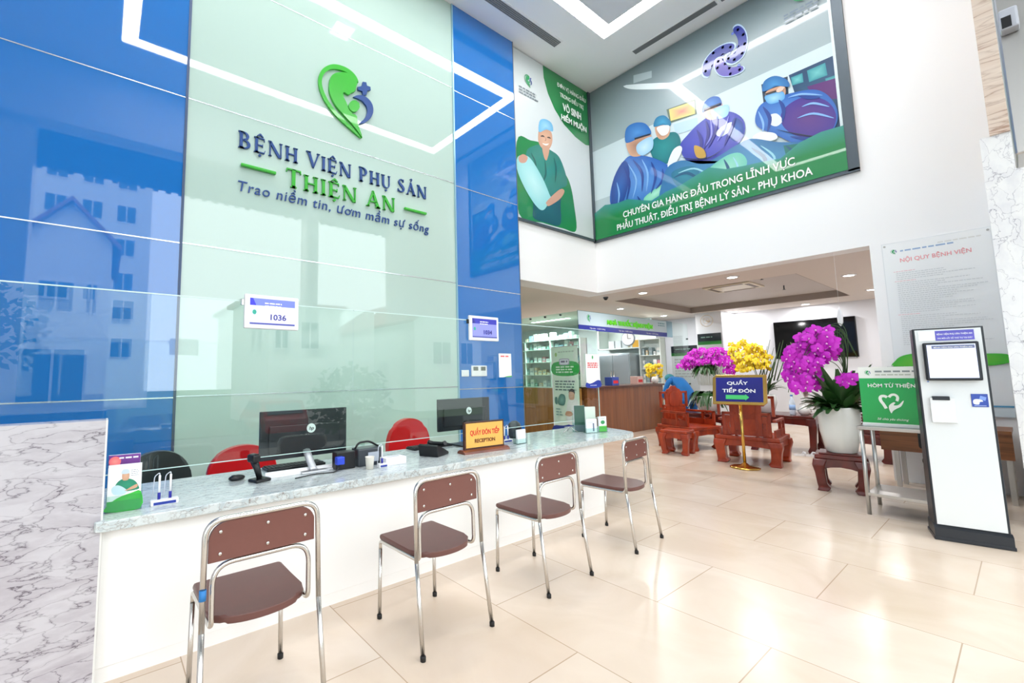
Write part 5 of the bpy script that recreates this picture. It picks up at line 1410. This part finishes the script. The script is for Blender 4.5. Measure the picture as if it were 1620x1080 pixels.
t = thing('air_conditioner', 'square ceiling cassette air conditioner in the middle of the sunken tray', 'air conditioner', (-3.75, 11.1, ZL + TD))
MB().box((-.45, -.45, -.03), (.45, .45, 0), bev=.01).build('panel', mat('cassette_ivory', (226, 214, 190), 0.4), t)
for s in (-1, 1):
    MB().box((-.3, s*.36 - .04, -.034), (.3, s*.36 + .04, -.028)).build('outlet', mat('outlet_dark', (112, 92, 72), 0.5), t)
    MB().box((s*.36 - .04, -.3, -.034), (s*.36 + .04, .3, -.028)).build('outlet', mat('outlet_dark', (112, 92, 72), 0.5), t)
t = thing('ceiling_camera', 'small black dome camera on the soffit by the bulkhead corner', 'camera', (-5.55, 9.02, ZL))
MB().lathe([(.055, 0), (.055, -.02), (.045, -.03)], seg=20).build('base', DGREY, t); MB().ball((0, 0, -.03), (.042, .042, .04)).build('dome', BLACK, t)
for x, y, lab in ((-2.95, 10.2, 'small sprinkler head near the front of the sunken tray'), (-3.05, 11.9, 'small sprinkler head behind the ceiling cassette')):
    t = thing('sprinkler', lab, 'sprinkler', (x, y, ZL + TD), 0, 'sprinklers in the lounge ceiling')
    MB().tube([(0, 0, 0), (0, 0, -.09)], .012, 8).build('pipe', DGREY, t); MB().lathe([(.03, -.09), (.03, -.095)], seg=14).build('deflector', DGREY, t)
t = thing('hanging_ornament', 'slim white ornament hanging in the wide opening before the television', 'ornament', (-1.56, 8.50, ZL))
MB().tube([(0, 0, 0), (0, 0, -.78)], .0015, 5).build('thread', WPLAST, t)
MB().lathe([(.002, -1.07), (.03, -1.02), (.034, -.93), (.02, -.84), (.004, -.78)], seg=12, sy=.35).build('drop', WPLAST, t)
def info_poster(x, y, z0, w, h, label):
    t = thing('wall_poster', label, 'poster', (x, y, z0))
    MB().box((-w/2, -.012, 0), (w/2, 0, h)).build('panel', mat('panel_grey', (200, 204, 206), 0.3), t)
    a = Art(.0005); a.rect(-w/2, 0, w/2, h, (206, 210, 212)); a.rect(-w/2, h - .22, w/2, h, (22, 30, 38)); a.poly([(-w/2, h - .32), (w/2, h - .32), (w/2, h - .22), (-w/2, h - .22)], [(40, 110, 40), (60, 170, 60), (40, 110, 50), (30, 90, 50)])
    a.lines(-w*.35, h - .12, w*.5, .05, 1, (120, 150, 140), .03, .1); a.lines(-w*.4, h - .45, w*.8, .09, 7, (170, 164, 170), .03, .3)
    a.build('print', t, loc=(0, -.0125, 0))
info_poster(-5.38, 13.898, 1.05, .62, 1.48, 'information poster with a black and green heading on the far pier')
info_poster(-6.45, 14.848, .85, .9, 1.42, 'information poster with a dark heading left of the pier, behind the purple orchids')
t = thing('wall_fan', 'small cream wall fan high on the far pier', 'fan', (-5.36, 13.9, 2.88))
MB().tube([(.16*math.cos(k*PI/10), -.16, .16*math.sin(k*PI/10)) for k in range(20)], .008, 6, closed=True).tube([(.08*math.cos(k*PI/10), -.18, .08*math.sin(k*PI/10)) for k in range(20)], .005, 6, closed=True).build('cage', mat('fan_cream', (222, 208, 186), 0.5), t)
MB().box((-.03, -.14, -.03), (.03, 0, .03), bev=.01).build('motor', mat('fan_cream', (222, 208, 186), 0.5), t)
bl = MB()
for k in range(3):
    a_ = k*2*PI/3
    bl.quad([(0, -.16, 0), (.13*math.cos(a_), -.15, .13*math.sin(a_)), (.14*math.cos(a_ + .5), -.165, .14*math.sin(a_ + .5)), (.1*math.cos(a_ + .8), -.17, .1*math.sin(a_ + .8))])
bl.build('blades', WPLAST, t)

# ------------------------------------------------------------------ pharmacy
WOODP = wood_mat('plank_wood', (108, 62, 34), (142, 86, 48), 1, (9, 9, .6), 0.3)
WOODL = wood_mat('light_plank_wood', (146, 98, 46), (176, 124, 62), 1, (7, 7, .6), 0.35)
PGLASS = glass_mat('pharmacy_glass', (226, 244, 238), 1.0)
t = thing('pharmacy_counter', 'brown plank pharmacy counter with a dark top, facing the lounge', 'counter', (-5.86, 10.3, 0))
mb = MB()
for k in range(21): mb.box((-.05, -1.69 + k*.16, 0), (0, -1.69 + k*.16 + .156, 1.10))
mb.box((-.5, -1.69, 0), (-.05, 1.67, 1.10)); mb.build('front_planks', WOODP, t)
MB().box((-.6, -1.73, 1.10), (.05, 1.72, 1.145), bev=.006).build('top', wood_mat('dark_top', (70, 38, 24), (96, 54, 34), 1, (9, 2, 9), 0.3), t)
MB().box((-.5, 1.67, 0), (.0, 1.70, 1.10)).build('end_panel', wood_mat('dark_top', (70, 38, 24), (96, 54, 34)), t)
t = thing('pharmacy_screen', 'wood and glass front of the pharmacy behind the roll-up banner', 'glass partition', (-7.2, 8.5, 0))
mb = MB()
for k in range(8): mb.box((-1.3 + k*.32, -.02, 0), (-1.3 + k*.32 + .314, .03, 1.11))
mb.build('lower_planks', WOODL, t)
MB().box((-1.3, -.006, 1.11), (1.26, .006, 2.84)).build('pane', PGLASS, t)
for x in (-1.0, -.55, -.1, .35, .8): MB().tube([(x, -.02, 2.80), (x, .02, 2.80)], .022, 12).build('standoff', DGREY, t)
t = thing('pharmacy_sign', 'pharmacy sign with bright green letters above a navy band', 'sign', (-5.90, 10.47, 2.41), FACE_X)
MB().box((-2.03, -.006, 0), (2.35, .006, .44)).build('panel', glass_mat('frosted_sign', (214, 232, 238), .8), t)
MB().box((-2.02, -.012, .0), (2.02, -.006, .115)).build('band', mat('navy_band', (24, 40, 150), 0.3), t)
a = Art(.0004); a.rect(-2.02, .115, 2.02, .43, (196, 216, 226), (184, 208, 216)); emblem(a, -1.62, .27, .19); a.lines(1.55, .34, .4, .06, 2, (90, 150, 160), .03, .1)
a.build('print', t, loc=(0, -.0065, 0))
text('NHÀ THUỐC BỆNH VIỆN', mat('bright_green_letters', (96, 200, 30), 0.4, emit=0.35), t, (.15, -.03, .18), .25, 2.1, .2, ext=.012, bold=.003)
for x in (-1.3, -.1, 1.2): text('Tận tâm - Chất lượng', WINK, t, (x, -.014, .04), .05, .62, .05, ext=.0005)
t = thing('glass_partition', 'clear glass pane ending the pharmacy front near the far pier', 'glass pane', (-5.90, 13.2, 0), FACE_X)
MB().box((-.35, -.006, .0), (.55, .006, 2.84)).build('pane', CLEAR, t)
for z in (1.1, 1.75, 2.4): MB().tube([(.50, -.02, z), (.50, .02, z)], .022, 12).build('standoff', DGREY, t)
struct('wall_pharmacy_back', MB().box((-13.8, 13.6, 0), (-6.9, 13.7, ZL)), mat('pharmacy_wall', (214, 226, 226), 0.5))
t = thing('ceiling_strip_lamp', 'long white strip lamp in the pharmacy ceiling', 'ceiling lamp', (-8.95, 11.35, ZL))
MB().box((-.75, -.12, -.02), (.75, .12, 0)).build('lamp_frame', WPLAST, t); MB().box((-.7, -.09, -.024), (.7, .09, -.019)).build('diffuser', mat('strip_diffuser', (255, 255, 255), emit=7.0), t)
area_lamp('strip_light', (0, 0, -.04), (0, 0, 0), 1.4, 170.0, (.95, 1, 1), 'RECTANGLE', .2, t)
# shelving with medicine boxes
SHELFM = mat('shelf_white', (226, 236, 232), 0.35)
BOXC = [((236, 240, 238), 'white'), ((104, 150, 138), 'green'), ((206, 140, 148), 'red'), ((150, 176, 200), 'blue'), ((226, 206, 170), 'cream'), ((150, 170, 176), 'grey')]
def med_boxes(x0, x1, y, z, n, where, group, hmax=.24, depth=.16, back=1):
    xs = x0
    protos = {}
    for k in range(n):
        col, cn = BOXC[random.choice((0, 0, 0, 0, 1, 2, 3, 4, 5, 5, 5))]
        w = random.uniform(.5, .95)*(x1 - x0)/n; h = random.uniform(.35, 1)*hmax
        m = mat('carton_' + cn, col, 0.5)
        mb = MB().box((0, 0, 0), (w, depth, h), 0, .004, 1).box((w*.12, -.001, h*.35), (w*.88, .001, h*.6), 1)
        o = mb.build('medicine_box', [m, mat('carton_band', (178, 196, 200), 0.5)])
        o.location = (x0 + (k + .5)*(x1 - x0)/n - w/2, y, z)
        tag(o, '%s medicine box on the %s' % (cn, where), 'box', group)
t = thing('shelf_unit', 'white glass-shelved pharmacy cabinet full of medicine behind the front pane', 'shelf unit', (-9.1, 11.5, 0))
SZ = [1.03, 1.41, 1.82, 2.23, 2.52]
mb = MB()
for x in (-1.25, -1.05, 0, 1.1): mb.box((x - .02, -.02, 0), (x + .02, .32, 2.52))
mb.box((-1.27, .30, 0), (1.12, .33, 2.52)); mb.build('frame', SHELFM, t)
for z in SZ: MB().box((-1.25, -.02, z - .02), (1.1, .3, z)).build('shelf', SHELFM, t)
MB().box((-1.25, -.02, 0), (1.1, .3, 1.0)).build('lower_cabinet', SHELFM, t)
for i, (z, nm) in enumerate(zip(SZ, ('lowest', 'second', 'third', 'fourth', 'top'))):
    med_boxes(-10.2, -8.1, 11.54, z, 12, '%s shelf of the large pharmacy cabinet' % nm, 'medicine on the %s cabinet shelf' % nm, .24)
t = thing('refrigerator', 'tall steel pharmacy refrigerator behind the counter', 'refrigerator', (-7.52, 12.7, 0))
MB().box((-.5, -.3, .0), (.55, .35, 2.02), bev=.01).build('body', mat('fridge_steel', (178, 190, 196), 0.3, 0.6), t)
for s in (0, 1):
    d = MB().box((-.49 + s*.52, -.33, .1), (.02 + s*.52, -.30, 1.98), bev=.005).build('door', mat('fridge_door', (168, 180, 188), 0.25, 0.5), t)
    MB().tube([(-.02 + s*.09, -.36, .9), (-.02 + s*.09, -.36, 1.5)], .014, 8).build('handle', CHROME, d)
t = thing('storage_cabinet', 'lit white wall cabinet above the refrigerator', 'cabinet', (-7.5, 13.28, 2.18))
MB().box((-.85, -.3, 0), (.75, .3, .03)).box((-.85, .26, 0), (.75, .3, .8)).box((-.85, -.3, .0), (-.81, .3, .8)).box((-.85, -.3, .77), (.75, .3, .8)).build('cabinet_body', SHELFM, t)
for k in range(3):
    o = MB().box((0, 0, 0), (.2, .2, .24), bev=.01).build('storage_tub', mat('tub_grey', (196, 204, 206), 0.4)); o.location = (-8.0 + k*.23, 13.02, 2.21)
    tag(o, 'pale storage tub on the lit cabinet above the refrigerator', 'tub', 'storage tubs above the refrigerator')
o = MB().box((0, 0, 0), (.30, .2, .22), bev=.01).build('carton', mat('amber_card', (226, 170, 40), 0.5)); o.location = (-7.2, 13.02, 2.21); tag(o, 'amber carton at the right end of the lit cabinet', 'box')
t = thing('shelf_tower', 'narrow white shelf tower of medicine right of the refrigerator', 'shelf unit', (-6.58, 12.85, 0))
MB().box((-.33, 0, 0), (-.30, .3, 2.45)).box((.28, 0, 0), (.31, .3, 2.45)).box((-.33, .28, 0), (.31, .3, 2.45)).build('frame', SHELFM, t)
TZ = [1.15, 1.55, 1.95, 2.42]
for z in TZ: MB().box((-.30, 0, z - .02), (.28, .28, z)).build('shelf', SHELFM, t)
for z, nm in zip(TZ[:3], ('lower', 'middle', 'upper')): med_boxes(-6.87, -6.31, 12.9, z, 5, '%s shelf of the narrow tower' % nm, 'medicine on the %s tower shelf' % nm, .27)
t = thing('wall_clock', 'round wall clock hanging above the pharmacy counter', 'clock', (-7.05, 12.55, 2.45))
MB().lathe([(.0, 0), (.2, 0), (.22, .02), (.2, .04), (0, .04)], seg=32).xform(Matrix.Rotation(PI/2, 4, 'X')).build('case', mat('clock_rim', (150, 164, 176), 0.3), t)
MB().tube([(0, -.041, 0), (0, -.043, 0)], .185, 32).build('face', WPLAST, t); MB().box((-.006, -.048, 0), (.006, -.045, .14)).box((0, -.048, -.006), (.1, -.045, .006)).build('hands', BLACK, t)
t = thing('waste_bin', 'pale bin with a blue band at the end of the pharmacy counter', 'bin', (-5.55, 12.3, 0))
MB().lathe([(.15, 0), (.19, .58), (.18, .58), (.14, .03), (0, .03)], seg=24).build('bin_body', mat('bin_pale', (170, 178, 184), 0.4), t); MB().lathe([(.178, .34), (.187, .48)], seg=24).build('band', mat('bin_blue', (40, 90, 170), 0.4), t)
for i, (x, y, lab, c) in enumerate(((-5.95, 9.75, 'blue and red medicine pack standing at the near end of the pharmacy counter', (60, 80, 160)), (-6.1, 11.15, 'pink packs on the far part of the pharmacy counter', (226, 190, 180)))):
    o = MB().box((-.1, -.14, 0), (.1, .14, .20), 0, .006).box((.1, -.1, .05), (.102, .1, .12), 1).build('medicine_box', [mat('pack_%d' % i, c, .5), REDINK]); o.location = (x, y, 1.145); tag(o, lab, 'box')

# roll-up banner
t = thing('roll_up_banner', 'green roll-up banner with a man in white, between the counter and the pharmacy', 'banner', (-5.98, 8.02, 0), R(-10))
MB().box((-.42, -.06, 0), (.42, .06, .09), bev=.01).build('base', STEEL, t)
MB().tube([(0, .02, .09), (0, .02, 2.03)], .01, 8).build('pole', STEEL, t)
MB().box((-.405, -.012, 2.015), (.405, .012, 2.035)).build('top_rail', STEEL, t)
a = Art(.0006)
a.rect(-.4, .09, .4, 2.02, (230, 248, 234), (214, 242, 220)); a.rect(-.4, .09, -.365, 2.02, (246, 250, 246))
a.smooth([(-.40, .09), (.40, .09), (.40, .42), (.2, .40), (-.1, .33), (-.40, .30)], (40, 66, 160), it=1)
a.oval(-.25, 1.86, .035, .045, (150, 200, 120)); a.lines(-.18, 1.90, .48, .04, 1, (170, 200, 180), .025, .05)
a.smooth([(-.33, 1.42), (.36, 1.42), (.36, 1.68), (-.33, 1.68)], (46, 176, 80), it=2); a.smooth([(-.13, 1.63), (.13, 1.63), (.15, 1.70), (.13, 1.76), (-.13, 1.76), (-.15, 1.70)], (170, 170, 190), it=1); a.smooth([(-.11, 1.645), (.11, 1.645), (.13, 1.70), (.11, 1.745), (-.11, 1.745), (-.13, 1.70)], (226, 232, 240), it=1); a.lines(-.1, 1.68, .2, .03, 1, (110, 110, 140), .04, .0)
a.lines(-.26, 1.57, .54, .055, 3, (220, 246, 226), .03, .15); a.lines(-.3, 1.26, .62, .06, 4, (90, 130, 120), .03, .1)
a.smooth([(.02, .40), (.30, .38), (.40, .48), (.40, .80), (.3, .92), (.14, .92), (.04, .78)], (232, 240, 238), (246, 248, 248)); a.smooth([(.12, .90), (.24, .90), (.27, 1.0), (.24, 1.08), (.14, 1.08), (.1, 1.0)], (206, 166, 140), (222, 184, 160)); a.smooth([(.1, 1.03), (.13, 1.10), (.22, 1.12), (.28, 1.06), (.27, 1.0), (.24, 1.05), (.14, 1.06)], (50, 44, 44))
a.smooth([(-.02, .56), (.1, .54), (.2, .58), (.16, .64), (.02, .64)], (206, 160, 130)); a.smooth([(-.22, .78), (-.06, .76), (.0, .86), (-.02, .98), (-.14, 1.0), (-.22, .9)], (60, 120, 110), (120, 180, 170)); a.smooth([(-.32, .8), (-.25, .78), (-.25, .92), (-.32, .92)], (70, 130, 120)); a.lines(-.3, .66, .2, .06, 3, (150, 190, 180), .03, .2)
a.build('print', t, loc=(0, -.013, 0))

# ------------------------------------------------------------------ person bending over
t = thing('person', 'person in blue clothes and a teal cap bending forward beside the pharmacy counter', 'person', (-4.72, 10.75, 0), R(150))
def skin_body(name, verts, edges, radii, mats, pick, parent, sub=2):
    me = bpy.data.meshes.new('tmp'); me.from_pydata(verts, edges, [])
    o = bpy.data.objects.new('tmp', me); COL.objects.link(o)
    sk = o.modifiers.new('s', 'SKIN'); sk.use_smooth_shade = True
    for v, r_ in zip(me.skin_vertices[0].data, radii): v.radius = r_ if isinstance(r_, tuple) else (r_, r_)
    me.skin_vertices[0].data[0].use_root = True
    ss = o.modifiers.new('u', 'SUBSURF'); ss.levels = sub; ss.render_levels = sub
    dg = bpy.context.evaluated_depsgraph_get()
    m2 = bpy.data.meshes.new_from_object(o.evaluated_get(dg)); m2.name = name
    bpy.data.objects.remove(o)
    m2.materials.clear()
    for m in mats: m2.materials.append(m)
    for p in m2.polygons: p.material_index = pick(p.center); p.use_smooth = True
    o = bpy.data.objects.new(name, m2); COL.objects.link(o); o.parent = parent
    return o
# local: facing +X, hips at the origin's height
V_ = [(-.10, 0, .90), (.06, 0, 1.08), (.24, 0, 1.20), (.38, 0, 1.27), (.47, 0, 1.29), (.56, 0, 1.27), (.63, 0, 1.24),
      (.34, .19, 1.22), (.42, .25, .98), (.56, .22, .80), (.62, .20, .74),
      (.34, -.19, 1.22), (.42, -.25, .98), (.56, -.22, .80), (.62, -.20, .74),
      (-.08, .10, .82), (-.03, .12, .48), (-.08, .12, .10), (.05, .13, .045),
      (-.08, -.10, .82), (-.03, -.12, .48), (-.08, -.12, .10), (.05, -.13, .045)]
E_ = [(0, 1), (1, 2), (2, 3), (3, 4), (4, 5), (5, 6), (3, 7), (7, 8), (8, 9), (9, 10), (3, 11), (11, 12), (12, 13), (13, 14), (0, 15), (15, 16), (16, 17), (17, 18), (0, 19), (19, 20), (20, 21), (21, 22)]
Rr_ = [(.17, .15), (.16, .14), (.18, .13), (.12, .11), (.055, .055), (.092, .10), (.075, .085), .062, .048, .038, .03, .062, .048, .038, .03, .10, .075, .05, .042, .10, .075, .05, .042]
def pick(c):
    if c.x > .475 and c.z > 1.1: return 1
    if c.z < .88 and c.x > .5: return 1
    if c.z < .08: return 2
    return 0 if c.z > .80 else 3
BLUEC = mat('blue_tunic', (30, 116, 190), 0.7)
skin_body('body', V_, E_, Rr_, [BLUEC, mat('skin', (190, 140, 112), 0.55), mat('dark_shoe', (40, 40, 44), 0.5), mat('blue_trousers', (24, 92, 160), 0.7)], pick, t)
MB().ball((.565, 0, 1.30), (.115, .108, .10), u=16, v=10).build('cap', mat('teal_cap', (60, 140, 150), 0.7), t)
fc = MB().ball((.655, 0, 1.185), (.018, .014, .02)); fc.ball((.60, .085, 1.235), (.025, .012, .03)); fc.ball((.60, -.085, 1.235), (.025, .012, .03)); fc.build('face_features', mat('skin', (190, 140, 112), 0.55), t)
for s in (-1, 1):
    hb = MB()
    hb.tube([(.61, s*.20, .75), (.66, s*.195, .69)], [.024, .03], 8)
    for k in range(4): hb.tube([(.655, s*(.168 + k*.017), .695), (.675, s*(.168 + k*.018), .655), (.67, s*(.168 + k*.018), .62 + abs(k - 1.3)*.006)], [.0085, .008, .006], 7)
    hb.tube([(.635, s*.17, .715), (.665, s*.148, .69), (.68, s*.145, .665)], [.010, .009, .007], 7)
    hb.build('hand', mat('skin', (190, 140, 112), 0.55), t)
